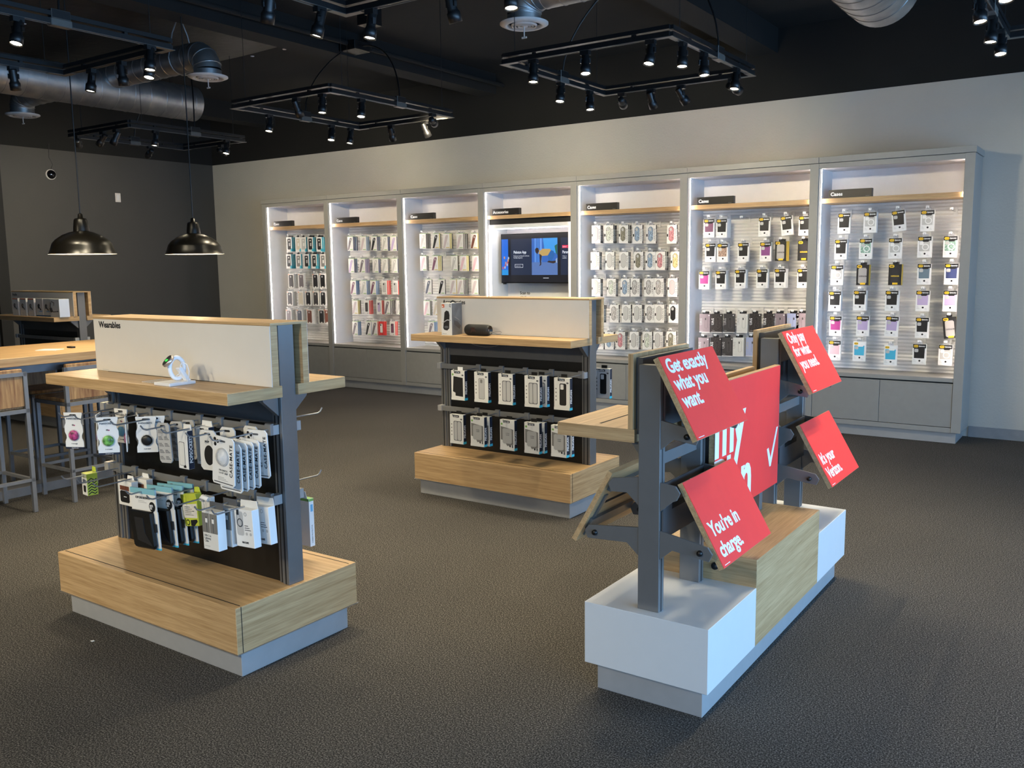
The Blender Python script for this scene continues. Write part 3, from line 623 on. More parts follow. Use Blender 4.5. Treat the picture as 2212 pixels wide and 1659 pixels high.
# ------------------------------------------------------------------ packages hanging in the cabinets
# rows: (row, x centre, z top, width, height, kind, colour, how many on the hook, tilt or side colour)
PACKS={
1:[(0,-9.165,1.904,0.117,0.19,'teal','black',3),
(0,-8.996,1.899,0.092,0.188,'teal','sand',1),
(0,-8.893,1.896,0.106,0.187,'teal','clear',1),
(0,-8.764,1.893,0.137,0.186,'teal','black',3),
(0,-8.601,1.888,0.105,0.184,'teal','black',3),
(1,-9.186,1.681,0.09,0.188,'teal','black',3),
(1,-9.002,1.678,0.146,0.186,'teal','gray',1),
(1,-8.849,1.676,0.147,0.186,'teal','black',1),
(1,-8.706,1.673,0.123,0.184,'teal','black',2),
(1,-8.545,1.67,0.114,0.182,'teal','gray',1),
(2,-9.159,1.424,0.108,0.192,'clam','char',3),
(2,-8.964,1.423,0.14,0.19,'clam','mauvegray',1),
(2,-8.698,1.422,0.116,0.188,'clam','black',1),
(2,-8.566,1.421,0.111,0.186,'clam','black',2),
(3,-9.199,1.196,0.138,0.2,'clam','char',3),
(3,-8.989,1.198,0.125,0.199,'clam','sand',1),
(3,-8.846,1.198,0.143,0.196,'clam','black',1),
(3,-8.705,1.199,0.122,0.195,'clam','char',1),
(3,-8.57,1.2,0.122,0.194,'clam','black',2),
(4,-9.236,0.952,0.103,0.195,'clam','mauvegray',3),
(4,-9.024,0.955,0.087,0.193,'clam','slate',3),
(4,-8.835,0.959,0.148,0.191,'clam','brown',3),
(4,-8.61,0.963,0.107,0.189,'clam','black',1),
(4,-8.509,0.965,0.073,0.188,'clam','brown',1)],
2:[(0,-8.046,1.879,0.099,0.173,'slant','mauvegray',4,'navy'),
(0,-7.825,1.873,0.102,0.171,'slant','pinkgray',3,'lightblue'),
(0,-7.644,1.868,0.108,0.17,'slant','black',3,'navy'),
(0,-7.468,1.863,0.102,0.168,'slant','clear',2,'navy'),
(0,-7.324,1.859,0.105,0.167,'slant','lilac',1,'navy'),
(1,-8.041,1.606,0.096,0.174,'slant','lilac',3,'navy'),
(1,-7.855,1.603,0.086,0.172,'slant','mauvegray',4,'purple'),
(1,-7.63,1.6,0.109,0.171,'slant','clear',2,'navy'),
(1,-7.476,1.598,0.095,0.169,'slant','clear',2,'black'),
(1,-7.319,1.596,0.105,0.168,'slant','clear',1,'navy'),
(2,-8.021,1.338,0.1,0.182,'slant','plum',3,'blue'),
(2,-7.84,1.338,0.1,0.18,'slant','clear',3,'blue'),
(2,-7.681,1.338,0.101,0.179,'slant','plum',3,'blue'),
(2,-7.494,1.338,0.104,0.177,'redb','clear',3),
(2,-7.316,1.337,0.097,0.175,'redb','clear',2),
(3,-8.002,1.087,0.091,0.173,'slant','pinkgray',3,'yellow'),
(3,-7.802,1.09,0.086,0.171,'redb','char',3),
(3,-7.592,1.092,0.095,0.169,'redb','lilac',2),
(3,-7.456,1.094,0.079,0.168,'slant','mauvegray',4,'black'),
(3,-7.262,1.096,0.084,0.166,'slant','clear',1,'navy'),
(4,-8.014,0.822,0.105,0.174,'slant','mauvegray',3,'blue'),
(4,-7.785,0.828,0.086,0.172,'slant','black',2,'blue'),
(4,-7.679,0.831,0.106,0.171,'slant','mauvegray',2,'red'),
(4,-7.563,0.834,0.075,0.17,'redb','redcard',2),
(4,-7.381,0.838,0.074,0.168,'redb','plum',2)],
3:[(0,-6.864,1.88,0.103,0.174,'slant','clear',4,'black'),
(0,-6.668,1.874,0.113,0.172,'slant','black',2,'yellow'),
(0,-6.511,1.87,0.108,0.171,'slant','pinkgray',3,'yellow'),
(0,-6.314,1.864,0.102,0.169,'slant','pinkgray',4,'black'),
(0,-6.111,1.858,0.099,0.168,'slant','brown',1,'yellow'),
(1,-6.864,1.623,0.109,0.176,'slant','pink',2,'black'),
(1,-6.688,1.62,0.101,0.174,'slant','plum',4,'yellow'),
(1,-6.401,1.616,0.106,0.172,'slant','clear',1,'black'),
(1,-6.272,1.614,0.102,0.171,'slant','pink',3,'yellow'),
(1,-6.096,1.611,0.094,0.169,'slant','pink',1,'yellow'),
(2,-6.794,1.349,0.106,0.176,'slant','slate',1,'black'),
(2,-6.595,1.349,0.101,0.175,'slant','black',1,'black'),
(2,-6.428,1.349,0.098,0.173,'slant','pinkgray',1,'yellow'),
(2,-6.319,1.349,0.1,0.172,'slant','pinkgray',4,'black'),
(2,-6.111,1.348,0.095,0.17,'slant','pinkgray',1,'black'),
(3,-6.827,1.089,0.106,0.158,'slant','pink',2,'black'),
(3,-6.685,1.091,0.102,0.157,'slant','sand',2,'yellow'),
(4,-6.769,0.853,0.116,0.178,'slant','mauvegray',3,'blue')],
5:[(0,-4.543,1.899,0.107,0.187,'cm','pinkgray',2),
(0,-4.396,1.894,0.109,0.185,'cm','mint',3),
(0,-4.229,1.888,0.113,0.183,'cm','olive',3),
(0,-4.072,1.882,0.121,0.181,'cm','bluepat',1),
(0,-3.924,1.877,0.106,0.179,'cm','bluepat',1),
(0,-3.703,1.869,0.106,0.176,'cm','redpat',1),
(1,-4.556,1.627,0.105,0.184,'cm','cream',2),
(1,-4.383,1.624,0.122,0.182,'cm','clear',1),
(1,-4.224,1.621,0.12,0.181,'cm','clear',2),
(1,-4.059,1.618,0.111,0.179,'cm','olive',1),
(1,-3.928,1.616,0.093,0.178,'cm','bluepat',1),
(1,-3.822,1.614,0.106,0.176,'cm','redpat',3),
(1,-3.658,1.611,0.088,0.174,'cm','gold',1),
(2,-4.543,1.353,0.108,0.183,'cm','cream',2),
(2,-4.365,1.353,0.103,0.181,'cm','mint',2),
(2,-4.207,1.353,0.089,0.18,'cm','bluepat',1),
(2,-4.096,1.353,0.119,0.179,'cm','grayspk',2),
(2,-3.941,1.353,0.102,0.177,'cm','grayspk',1),
(2,-3.835,1.352,0.106,0.175,'cm','graypat',2),
(2,-3.689,1.352,0.101,0.174,'cm','pinkgray',1),
(3,-4.502,1.084,0.106,0.181,'cm','pinkgray',2),
(3,-4.331,1.087,0.112,0.18,'cm','graypat',1),
(3,-4.193,1.089,0.101,0.178,'cm','clear',1),
(3,-4.07,1.091,0.106,0.177,'cm','clear',2),
(3,-3.93,1.093,0.085,0.175,'cm','graypat',1),
(3,-3.825,1.094,0.115,0.173,'cm','clear',2),
(3,-3.675,1.096,0.101,0.171,'cm','black',1),
(4,-4.505,0.809,0.1,0.192,'cm','pinkgray',1),
(4,-4.387,0.813,0.124,0.191,'cm','bluepat',1),
(4,-4.256,0.817,0.119,0.189,'cm','redpat',2),
(4,-4.102,0.822,0.126,0.187,'cm','clear',2),
(4,-3.955,0.826,0.105,0.185,'cm','mint',1),
(4,-3.838,0.83,0.112,0.184,'cm','clear',2),
(4,-3.696,0.835,0.104,0.183,'cm','olive',1)],
6:[(0,-3.321,1.914,0.103,0.176,'ot','plum',1),
(0,-3.196,1.909,0.113,0.175,'ot','black',4),
(0,-2.789,1.907,0.109,0.173,'ot','black',1),
(0,-2.591,1.911,0.114,0.173,'ot','black',1,-6),
(0,-2.413,1.904,0.101,0.171,'ot','black',1),
(1,-3.304,1.684,0.103,0.174,'ot','black',1),
(1,-3.183,1.681,0.119,0.176,'ot','camo',2),
(1,-2.982,1.682,0.115,0.174,'ot','black',1),
(1,-2.771,1.682,0.112,0.172,'ot','magplum',2),
(1,-2.631,1.689,0.105,0.18,'ob','gray',3),
(1,-2.425,1.688,0.101,0.177,'ob','black',2),
(2,-3.362,1.431,0.113,0.187,'ot','magenta',3),
(2,-3.196,1.432,0.121,0.185,'ot','black',4),
(2,-3.006,1.434,0.109,0.172,'ot','black',3),
(2,-2.798,1.438,0.105,0.173,'ot','black',2),
(2,-2.631,1.439,0.107,0.171,'ot','black',3),
(2,-2.41,1.437,0.097,0.168,'ot','black',1),
(3,-3.349,1.016,0.096,0.176,'uag','mauve',2),
(3,-3.229,1.019,0.114,0.175,'uag','blackpat',1),
(3,-3.107,1.021,0.125,0.173,'uag','char',1),
(3,-2.977,1.024,0.109,0.172,'uag','white',2),
(3,-2.854,1.027,0.115,0.171,'uag','blackpat',1),
(3,-2.721,1.029,0.073,0.168,'uag','blackpat',1),
(3,-2.628,1.031,0.108,0.167,'uag','mauve',2),
(3,-2.503,1.034,0.104,0.166,'uag','lav',2),
(3,-2.393,1.036,0.087,0.165,'uag','mauve',2),
(4,-3.357,0.796,0.099,0.195,'uag','mauve',1),
(4,-3.232,0.8,0.115,0.192,'uag','blackpat',1),
(4,-3.117,0.804,0.099,0.191,'uag','char',1),
(4,-3.01,0.808,0.113,0.19,'uag','white',2),
(4,-2.883,0.812,0.115,0.188,'uag','lav',1)],
7:[(0,-2.083,1.912,0.107,0.172,'ot','black',1),
(0,-1.868,1.915,0.111,0.174,'ot','clear',2),
(0,-1.647,1.922,0.095,0.179,'ot','black',1,-6),
(0,-1.416,1.914,0.107,0.178,'ot','clear',1),
(1,-2.103,1.689,0.102,0.172,'ot','black',2),
(1,-1.895,1.691,0.109,0.173,'ot','green',1),
(1,-1.657,1.69,0.113,0.173,'ot','clear',1),
(1,-1.429,1.694,0.108,0.168,'ot','clear',2),
(1,-1.234,1.694,0.108,0.171,'ot','green',2),
(2,-2.127,1.467,0.112,0.173,'ot','clear',1),
(2,-1.911,1.469,0.11,0.175,'ob','gray',2),
(2,-1.649,1.47,0.109,0.175,'ob','black',2),
(2,-1.422,1.47,0.11,0.169,'ot','bluegray',1),
(2,-1.194,1.468,0.103,0.165,'ot','navy',1),
(3,-2.138,1.244,0.112,0.182,'ot','black',2),
(3,-1.928,1.249,0.111,0.176,'ot','black',2),
(3,-1.666,1.249,0.112,0.175,'ot','black',2),
(3,-1.423,1.251,0.109,0.175,'ot','lilac',1),
(3,-1.202,1.25,0.104,0.17,'ot','lilac',1),
(4,-2.125,1.018,0.11,0.169,'ot','magenta',1),
(4,-1.895,1.027,0.112,0.174,'ot','lilac',1),
(4,-1.653,1.029,0.109,0.172,'ot','lilac',1,3),
(4,-1.417,1.025,0.106,0.173,'ot','black',1),
(4,-1.203,1.034,0.088,0.179,'ob','gray',1,-7),
(5,-2.125,0.805,0.108,0.175,'ot','pink',1),
(5,-1.915,0.803,0.113,0.171,'ot','aqua',1),
(5,-1.657,0.781,0.109,0.173,'ot','aqua',1),
(5,-1.429,0.803,0.109,0.176,'ot','black',1),
(5,-1.228,0.802,0.108,0.17,'ot','clear',1)],
}

PSIZE = {'teal': (0.104, 0.186, 0.022), 'clam': (0.112, 0.190, 0.020), 'slant': (0.100, 0.171, 0.013), 'redb': (0.092, 0.170, 0.018), 'cm': (0.104, 0.180, 0.022), 'ot': (0.106, 0.172, 0.020), 'ob': (0.104, 0.176, 0.024), 'uag': (0.106, 0.172, 0.026)}
NICE = {'clear': 'clear', 'black': 'black', 'char': 'dark grey', 'gray': 'grey', 'mauvegray': 'mauve-grey', 'pinkgray': 'pale pink', 'sand': 'sand', 'slate': 'slate', 'brown': 'brown', 'lilac': 'lilac', 'pink': 'pink', 'plum': 'plum', 'magplum': 'purple', 'magenta': 'magenta',
 'camo': 'camouflage', 'green': 'green', 'bluegray': 'blue-grey', 'navy': 'navy', 'aqua': 'aqua', 'mint': 'pearl', 'olive': 'olive', 'bluepat': 'blue-patterned', 'redpat': 'red-patterned', 'cream': 'cream', 'gold': 'gold', 'grayspk': 'speckled', 'graypat': 'grey-patterned',
 'mauve': 'mauve', 'blackpat': 'black-patterned', 'white': 'white', 'lav': 'lavender', 'redcard': 'red'}
KINDN = {'teal': 'teal-sided white box with {} case', 'clam': 'clear-topped package with {} case', 'slant': 'white box picturing {} case', 'redb': 'red-sided white box with {} case', 'cm': 'white window box with {} case', 'ot': 'black-headed white box with {} case', 'ob': 'black and yellow box with {} case', 'uag': '{} printed case box'}
PKNAME = {'teal': 'boxed_phone_case', 'clam': 'clamshell_phone_case', 'slant': 'carded_phone_case', 'redb': 'boxed_phone_case', 'cm': 'window_box_phone_case', 'ot': 'boxed_phone_case', 'ob': 'rugged_case_box', 'uag': 'printed_case_box'}
ROWN = ['top row', 'second row', 'third row', 'fourth row', 'fifth row', 'bottom row']
def octagon(x0, x1, z0, z1, c): return [(x0+c, z0), (x1-c, z0), (x1, z0+c), (x1, z1-c), (x1-c, z1), (x0+c, z1), (x0, z1-c), (x0, z0+c)]
def ff(b, pts, m, y=0.0, t=0.0006): b.prism(pts, 1, y-t, y, m)          # a thin printed or set-in shape on the front face
def rc(x0, x1, z0, z1): return [(x0, z0), (x1, z0), (x1, z1), (x0, z1)]
def tab(b, w, m): b.box(-w*0.2, w*0.2, 0.004, 0.0055, 0, 0.022, m)
PACKP = {}
BAYS = {1: 'corner bay', 2: 'second bay', 3: 'bay before television', 5: 'bay after television', 6: 'second-last bay', 7: 'end bay'}
def lines(b, x, z, n, w, m, dz=0.009):
    for i in range(n): ff(b, rc(x, x+w*(0.6+0.4*((i*7) % 5)/4), z-i*dz-0.0022, z-i*dz), m)
def pack(kind, colr, side=None):
    key = (kind, colr, side)
    if key in PACKP: return PACKP[key]
    w, h, t = PSIZE[kind]; W2 = w/2; c = pc(colr); card = pc('card'); g = pc('lgray'); k = pc('black')
    b = MB(); parts = []
    if kind == 'teal':
        b.box(-W2, W2, 0, t, -h, 0, card, pc('teal')); ff(b, octagon(-W2*0.62, W2*0.62, -h*0.86, -h*0.10, 0.008), c)
        ff(b, rc(-0.012, 0.012, -h*0.28, -h*0.20), pc('card'), -0.0006, 0.0003); ff(b, rc(-0.006, 0.02, -h*0.62, -h*0.40), g if colr == 'black' else card, -0.0006, 0.0003)
        ff(b, [(W2*0.45, -h), (W2, -h), (W2, -h*0.80), (W2*0.7, -h*0.78), (W2*0.45, -h*0.9)], pc('tealb'), -0.0004); tab(b, w, k)
    elif kind == 'clam':
        b.box(-W2, W2, 0, t, -h, 0, card, pc('lgray')); ff(b, octagon(-W2*0.72, W2*0.72, -h*0.93, -h*0.07, 0.012), c)
        ff(b, rc(-W2*0.25, W2*0.25, -h, -h*0.86), card, -0.0006); ff(b, octagon(-W2*0.3, W2*0.1, -h*0.26, -h*0.14, 0.004), g, -0.0006, 0.0004); ff(b, rc(-W2*0.85, -W2*0.55, -h*0.08, -h*0.03), pc('orange'), -0.0006); tab(b, w, CLEAR)
    elif kind == 'slant':
        b.box(-W2, W2, 0, t, -h, 0, card, pc(side or 'navy'))
        ff(b, [(-W2*0.98, -h*0.96), (-W2*0.45, -h*0.96), (W2*0.55, -h*0.16), (W2*0.40, -h*0.09), (-W2*0.10, -h*0.10), (-W2*0.35, -h*0.22)], c)
        ff(b, octagon(-W2*0.10, W2*0.20, -h*0.30, -h*0.16, 0.004), g if colr != 'clear' else card, -0.0006, 0.0004)
        lines(b, W2*0.15, -h*0.58, 4, w*0.28, g); ff(b, rc(-W2*0.15, W2*0.8, -h*0.95, -h*0.905), pc('greenb') if side != 'yellow' else pc('yellow')); b.box(-W2*0.9, W2*0.9, 0.003, t-0.003, 0, 0.004, pc('greenb')); tab(b, w, CLEAR)
    elif kind == 'redb':
        f = pc('redcard') if colr == 'redcard' else card
        b.box(-W2, W2, 0, t, -h, 0, f, pc('red')); ff(b, octagon(-W2*0.55, W2*0.45, -h*0.82, -h*0.16, 0.006), k); ff(b, octagon(-W2*0.50, W2*0.40, -h*0.81, -h*0.17, 0.006), c if colr != 'redcard' else pc('card'), -0.0006, 0.0004)
        ff(b, octagon(-W2*0.42, -W2*0.05, -h*0.32, -h*0.20, 0.004), k, -0.001, 0.0004); lines(b, W2*0.1, -h*0.90, 2, w*0.3, k); tab(b, w, CLEAR)
    elif kind == 'cm':
        b.box(-W2, W2, 0, t, -h, 0, card, k); tab(b, w, CLEAR); b.box(-W2*0.55, W2*0.55, 0.006, t-0.004, 0, 0.006, k)
        q = MB(); ff(q, octagon(-W2*0.62, W2*0.42, -h*0.88, -h*0.08, 0.020), k); parts.append(('window_edge', q, None))
        q = MB(); ff(q, octagon(-W2*0.58, W2*0.38, -h*0.87, -h*0.09, 0.019), c, -0.0006, 0.0006); ff(q, octagon(-W2*0.42, W2*0.05, -h*0.32, -h*0.16, 0.006), pc('lgray'), -0.0012, 0.0003); parts.append(('phone_case', q, None))
        q = MB(); q.text('CASE-MATE', 0.022, face_T((W2*0.86, -0.0004, -h*0.86), (0, 0, 1), (-1, 0, 0)), INK, 0, 1.05, res=1); ff(q, rc(-W2*0.98, -W2*0.72, -h*0.62, -h*0.48), k); parts.append(('lettering', q, None))
        q = MB(); q.text('CASE-MATE', 0.020, face_T((W2+0.0003, t*0.75, -h*0.9), (0, 0, 1), (0, -1, 0)), SIGNW, 0, 1.15, res=1); parts.append(('side_lettering', q, None))
    elif kind == 'ot':
        b.box(-W2, W2, 0, t, -h, 0, pc('cardw'), card); tab(b, w, CLEAR)
        soft = colr in ('aqua',)
        q = MB(); ff(q, [(-W2*0.76, -h*0.70), (W2*0.76, -h*0.70), (W2*0.80, -h*0.18), (-W2*0.80, -h*0.18)], c); ff(q, octagon(-W2*0.72, -W2*0.15, -h*0.40, -h*0.24, 0.005), g if colr != 'clear' else pc('cardw'), -0.0006, 0.0004)
        if colr in ('clear', 'green', 'mint'):
            q.lathe([(0.020, 0.0), (0.020, 0.0016), (0.027, 0.0016), (0.027, 0.0)], pc('cardw'), 24, False, face_T((0.008, -0.0002, -h*0.50), (1,0,0), (0,0,1)))
        parts.append(('phone_case', q, None))
        hb = pc('cardw') if soft else k
        q = MB(); ff(q, [(-W2*0.96, -h*0.20), (-W2*0.30, -h*0.20), (-W2*0.18, -h*0.255), (W2*0.55, -h*0.255), (W2*0.66, -h*0.20), (W2*0.96, -h*0.20), (W2*0.96, -0.001), (-W2*0.96, -0.001)], hb, -0.0006, 0.0006); parts.append(('header_band', q, None))
        q = MB(); ff(q, octagon(-W2*0.84, -W2*0.18, -h*0.165, -h*0.045, 0.006), pc('emblem'), -0.0012, 0.0006); ff(q, octagon(-W2*0.74, -W2*0.28, -h*0.135, -h*0.075, 0.004), mat('emblem_ink', (0.20, 0.12, 0.01), 0.5, var=0), -0.0018, 0.0002); ff(q, octagon(-W2*0.66, -W2*0.36, -h*0.122, -h*0.088, 0.003), pc('emblem'), -0.002, 0.0002); parts.append(('emblem', q, None))
        q = MB(); q.text('Symmetry', 0.014, TF(-W2*0.08, -0.0014, -h*0.125), SIGNW, 0.0006, 0.82, res=1); lines(q, -W2*0.85, -h*0.76, 3, w*0.22, g)
        q.lathe([(0.0, 0.0008), (0.008, 0.0008), (0.008, 0.0)], k, 16, False, face_T((0.004, 0, -h*0.82), (1,0,0), (0,0,1))); lines(q, W2*0.35, -h*0.86, 2, w*0.22, g); parts.append(('lettering', q, None))
    elif kind == 'ob':
        b.box(-W2, W2, 0, t, -h, 0, k, mat('ob_side', (0.55, 0.40, 0.05), 0.5, var=0)); b.box(-W2*0.4, W2*0.4, 0.006, t-0.006, 0, 0.02, k)
        q = MB(); ff(q, octagon(-W2*0.70, W2*0.62, -h*0.93, -h*0.16, 0.010), mat('tint_'+colr+'_glossy', PAL['graypat'] if colr == 'gray' else PAL['char'], 0.12, var=0)); parts.append(('phone_case', q, None))
        q = MB(); ff(q, octagon(-W2*0.9, -W2*0.15, -h*0.16, -h*0.03, 0.006), pc('emblem'), -0.0006); ff(q, octagon(-W2*0.78, -W2*0.27, -h*0.125, -h*0.065, 0.004), mat('emblem_ink', (0.20, 0.12, 0.01), 0.5, var=0), -0.0012, 0.0002); parts.append(('emblem', q, None))
        q = MB(); ff(q, rc(-W2*0.35, W2*0.45, -h*0.97, -h*0.88), pc('emblem'), -0.0012); parts.append(('bottom_band', q, None))
        q = MB(); q.text('DEFENDER', 0.017, TF(-W2*0.62, -0.0008, -h*0.60), pc('emblem') if colr == 'black' else INK, 0.0004, 0.80, res=1); parts.append(('lettering', q, None))
    elif kind == 'uag':
        b.box(-W2, W2, 0, t, -h, 0, c, c); b.box(-W2, W2, -0.0002, t+0.0002, -h-0.006, -h, pc('card'))
        b.box(-W2*0.55, W2*0.45, 0.008, t-0.008, 0, 0.024, k)
        dark = colr in ('blackpat', 'char'); oc = pc('char') if not dark else pc('black')
        q = MB(); ff(q, octagon(-W2*0.02, W2*0.62, -h*0.80, -h*0.18, 0.010), mat('outline_'+colr, [v*(0.6 if not dark else 2.2) for v in PAL[colr]], 0.4, var=0)); ff(q, octagon(W2*0.04, W2*0.56, -h*0.79, -h*0.19, 0.009), c, -0.0006, 0.0004); ff(q, octagon(W2*0.08, W2*0.28, -h*0.34, -h*0.22, 0.003), oc, -0.001, 0.0003); parts.append(('phone_case', q, None))
        q = MB(); q.text('UAG', 0.034, face_T((-W2*0.52, -0.0006, -h*0.62), (0, 0, 1), (-1, 0, 0)), SIGNW if colr == 'blackpat' else mat('letter_grey', (0.42, 0.42, 0.42), 0.5, var=0), 0.0008, 0.9, res=1); lines(q, -W2*0.85, -h*0.92, 1, w*0.4, pc('lgray')); ff(q, octagon(W2*0.70, W2*0.92, -h*0.11, -h*0.05, 0.003), pc('card')); parts.append(('lettering', q, None))
    o = b.build(PKNAME[kind])
    for nm, q, lb in parts: q.build(nm, o)
    PACKP[key] = [o, False]
    return PACKP[key]
def place_pack(kind, colr, side, loc, tilt, label, group):
    pr = pack(kind, colr, side)
    if not pr[1]: o = pr[0]; pr[1] = True
    else: o = dup(pr[0])
    o.location = loc; o.rotation_euler = (0, R_(tilt), 0); tag(o, label, 'phone case', group)
    return o
# a white wire hook with its price tag
hk = MB(); hk.tube([(0, 0, 0), (0, -0.205, 0.0), (0, -0.216, 0.004), (0, -0.222, 0.014)], 0.0022, CLEAR, 6)
HOOK = hk.build('display_hook'); b = MB(); b.box(-0.016, 0.016, -0.008, 0.0, -0.03, 0.035, RIBW); b.build('back_clip', HOOK, 0.001)
b = MB(); b.box(-0.013, 0.013, -0.2135, -0.2120, 0.006, 0.024, pc('cardw')); b.tube([(0, 0, 0.012), (0, -0.205, 0.012)], 0.0014, CLEAR, 5); b.build('tag_holder', HOOK)
HK = [False]
def hook(x, z, k):
    o = HOOK if not HK[0] else dup(HOOK); HK[0] = True
    o.location = (x, BY-0.008, z); tag(o, 'pale wire display hook on the ribbed back of the ' + BAYN[k], 'hook', 'pale display hooks of the ' + BAYN[k])
for k in PACKS:
    rank = {}
    for r in PACKS[k]: rank.setdefault(r[0], []).append(r[1])
    for r in PACKS[k]:
        row, x, zt, _w, _h, kind, colr, n = r[:8]; ex = r[8] if len(r) > 8 else None
        tilt = ex if isinstance(ex, (int, float)) else 0; side = ex if isinstance(ex, str) else None
        w, h, th = PSIZE[kind]; od = ORD[sorted(rank[row]).index(x)]; look = KINDN[kind].format(NICE[colr])
        if not (SEAM[k-1]+0.02 < x-w/2): x = SEAM[k-1]+0.03+w/2
        x = min(x, SEAM[k]-0.10-w/2); zc = zt - (_h-h)/2
        pit = max(0.024, th+0.004) if kind != 'slant' else 0.022
        n = min(n, int((BY-0.02-8.10)/pit))
        hook(x, zc+0.012, k)
        for i in range(n):
            ci = colr; sd = side
            lab = '%s, %s in the %s, %s' % (look, od, ROWN[row], BAYS[k]) if i == 0 else '%s, behind the %s one, %s, %s' % (look, od, ROWN[row], BAYS[k])
            if k == 3 and row == 4: lab = lab.replace('fifth row', 'lowest row')
            if i and kind == 'slant' and side == 'yellow' and i == n-1: sd = 'black'
            if i and kind == 'slant' and side == 'navy' and i == 2: sd = 'lightblue'
            place_pack(kind, ci, sd, (x + (0.002 if i % 2 else 0.0), 8.10+i*pit, zc-0.001*(i % 2)), tilt + (0.6 if i % 2 else 0), lab, 'packages on the hooks of the ' + BAYN[k])
hook(-3.0, 1.905, 6); hook(-1.235, 1.90, 7)
# ------------------------------------------------------------------ gondola islands
def gondola(origin, label, word, wxs, bars, txt_x):
    t = empty('display_island', origin); tag(t, label, 'display stand', 'oak based display islands')
    P = lambda b, nm, bev=0.0, par=None, lab=None: b.build(nm, par or t, bev, 1, lab)
    P(MB().box(-0.583, 0.577, -0.272, 0.272, 0, 0.103, PLINTH), 'plinth', 0.0015)
    b = MB(); b.box(-0.602, 0.602, -0.306, 0.306, 0.103, 0.279, WX, WY); bs = P(b, 'base_box', 0.0015)
    b = MB(); b.box(-0.59, 0.59, -0.279, -0.275, 0.2786, 0.2796, GAP); b.box(-0.59, 0.59, 0.275, 0.279, 0.2786, 0.2796, GAP)
    b.box(0.6016, 0.6026, -0.283, -0.280, 0.104, 0.279, GAP); P(b, 'lid_groove', 0, bs)
    b = MB(); b.box(-0.606, 0.606, -0.310, 0.310, 0.1015, 0.1035, CHROME); P(b, 'edge_trim', 0, bs)
    for x0, x1 in ((-0.582, -0.545), (0.545, 0.582)):
        p = P(MB().box(x0, x1, -0.034, 0.040, 0.279, 1.29, POST), 'post', 0.0015)
        b = MB(); xm = (x0+x1)/2
        for s in (-1, 1):
            yy = -0.0345 if s < 0 else 0.0395
            b.box(xm-0.004, xm+0.004, yy, yy+0.001, 0.28, 1.285, POSTD)
        P(b, 'slot', 0, p)
    for s in (-1, 1):
        b = MB(); b.box(-0.545, 0.545, *sorted((s*0.004, s*0.022)), 0.908, 1.022, PANELG); P(b, 'upper_panel')
        b = MB(); b.box(-0.510, 0.520, *sorted((s*0.004, s*0.018)), 0.279, 0.908, PANELK); P(b, 'back_panel')
        for xa, xb in ((-0.545, -0.510), (0.520, 0.545)):
            b = MB(); b.box(xa, xb, *sorted((s*0.004, s*0.026)), 0.279, 0.955, POST); xm = (xa+xb)/2; b.box(xm-0.003, xm+0.003, *sorted((s*0.026, s*0.0268)), 0.28, 0.955, POSTD); P(b, 'upright')
        y0, y1 = (-0.286, -0.036) if s < 0 else (0.042, 0.290)
        b = MB(); b.box(-0.622, 0.596, y0, y1, 1.019, 1.062, WX, WY); sh = P(b, 'shelf', 0.0012)
        b = MB(); yc = -0.095 if s < 0 else 0.10; b.box(-0.46, 0.40, yc-0.0025, yc+0.0025, 1.0617, 1.0626, GAP); P(b, 'cable_slot', 0, sh)
        for xb in (-0.556, 0.556):
            b = MB(); yi = s*0.036; b.prism([(yi, 1.019), (yi+s*0.075, 1.019), (yi+s*0.07, 1.006), (yi, 0.945)], 0, xb-0.012, xb+0.012, POST); P(b, 'bracket', 0, sh)
        ya, yb = (-0.088, -0.058) if s < 0 else (0.060, 0.088)
        b = MB(); b.box(-0.556, 0.606, ya, yb, 1.062, 1.290, WX, WY); hb = P(b, 'header_board')
        b = MB(); yf = ya-0.003 if s < 0 else yb
        b.box(-0.555, 0.604, yf, yf+0.003, 1.063, 1.289, HEADW); P(b, 'face_panel', 0, hb, 'white face of the header')
    b = MB(); b.text(word, 0.0375, TF(txt_x, -0.0916, 1.2535), INK, 0.0009, wxs); b.box(txt_x+0.005, txt_x+0.05, -0.0915, -0.091, 1.068, 1.070, pc('lgray')); P(b, 'lettering')
    P(MB().box(-0.558, 0.608, -0.091, 0.091, 1.290, 1.300, WX, WY), 'cap_board', 0.001)
    for s in (-1, 1):
        for z in bars:
            b = MB(); b.box(-0.590, 0.555, *sorted((s*0.062, s*0.068)), z-0.017, z+0.017, RAIL)
            for xe in (-0.565, 0.548): b.box(xe-0.016, xe+0.016, *sorted((s*0.026, s*0.075)), z-0.019, z+0.019, PLINTH)
            P(b, 'hang_bar', 0.001)
    return t
O1, O2, O3 = (-3.189, 2.264, 0), (-3.233, 4.690, 0), (-8.93, 4.735, 0)
BAR1, BAR2 = (0.893, 0.622), (0.836, 0.548)
gondola(O1, 'oak display island with white header reading Wearables, watch on its shelf', 'Wearables', 1.0, BAR1, -0.512)
gondola(O2, 'oak display island with cream header and portable speaker, before the cabinets', 'Accessories', 1.04, BAR2, -0.505)
gondola(O3, 'distant oak display island with headset boxes in the dark corner', 'Audio', 1.0, BAR2, -0.535)

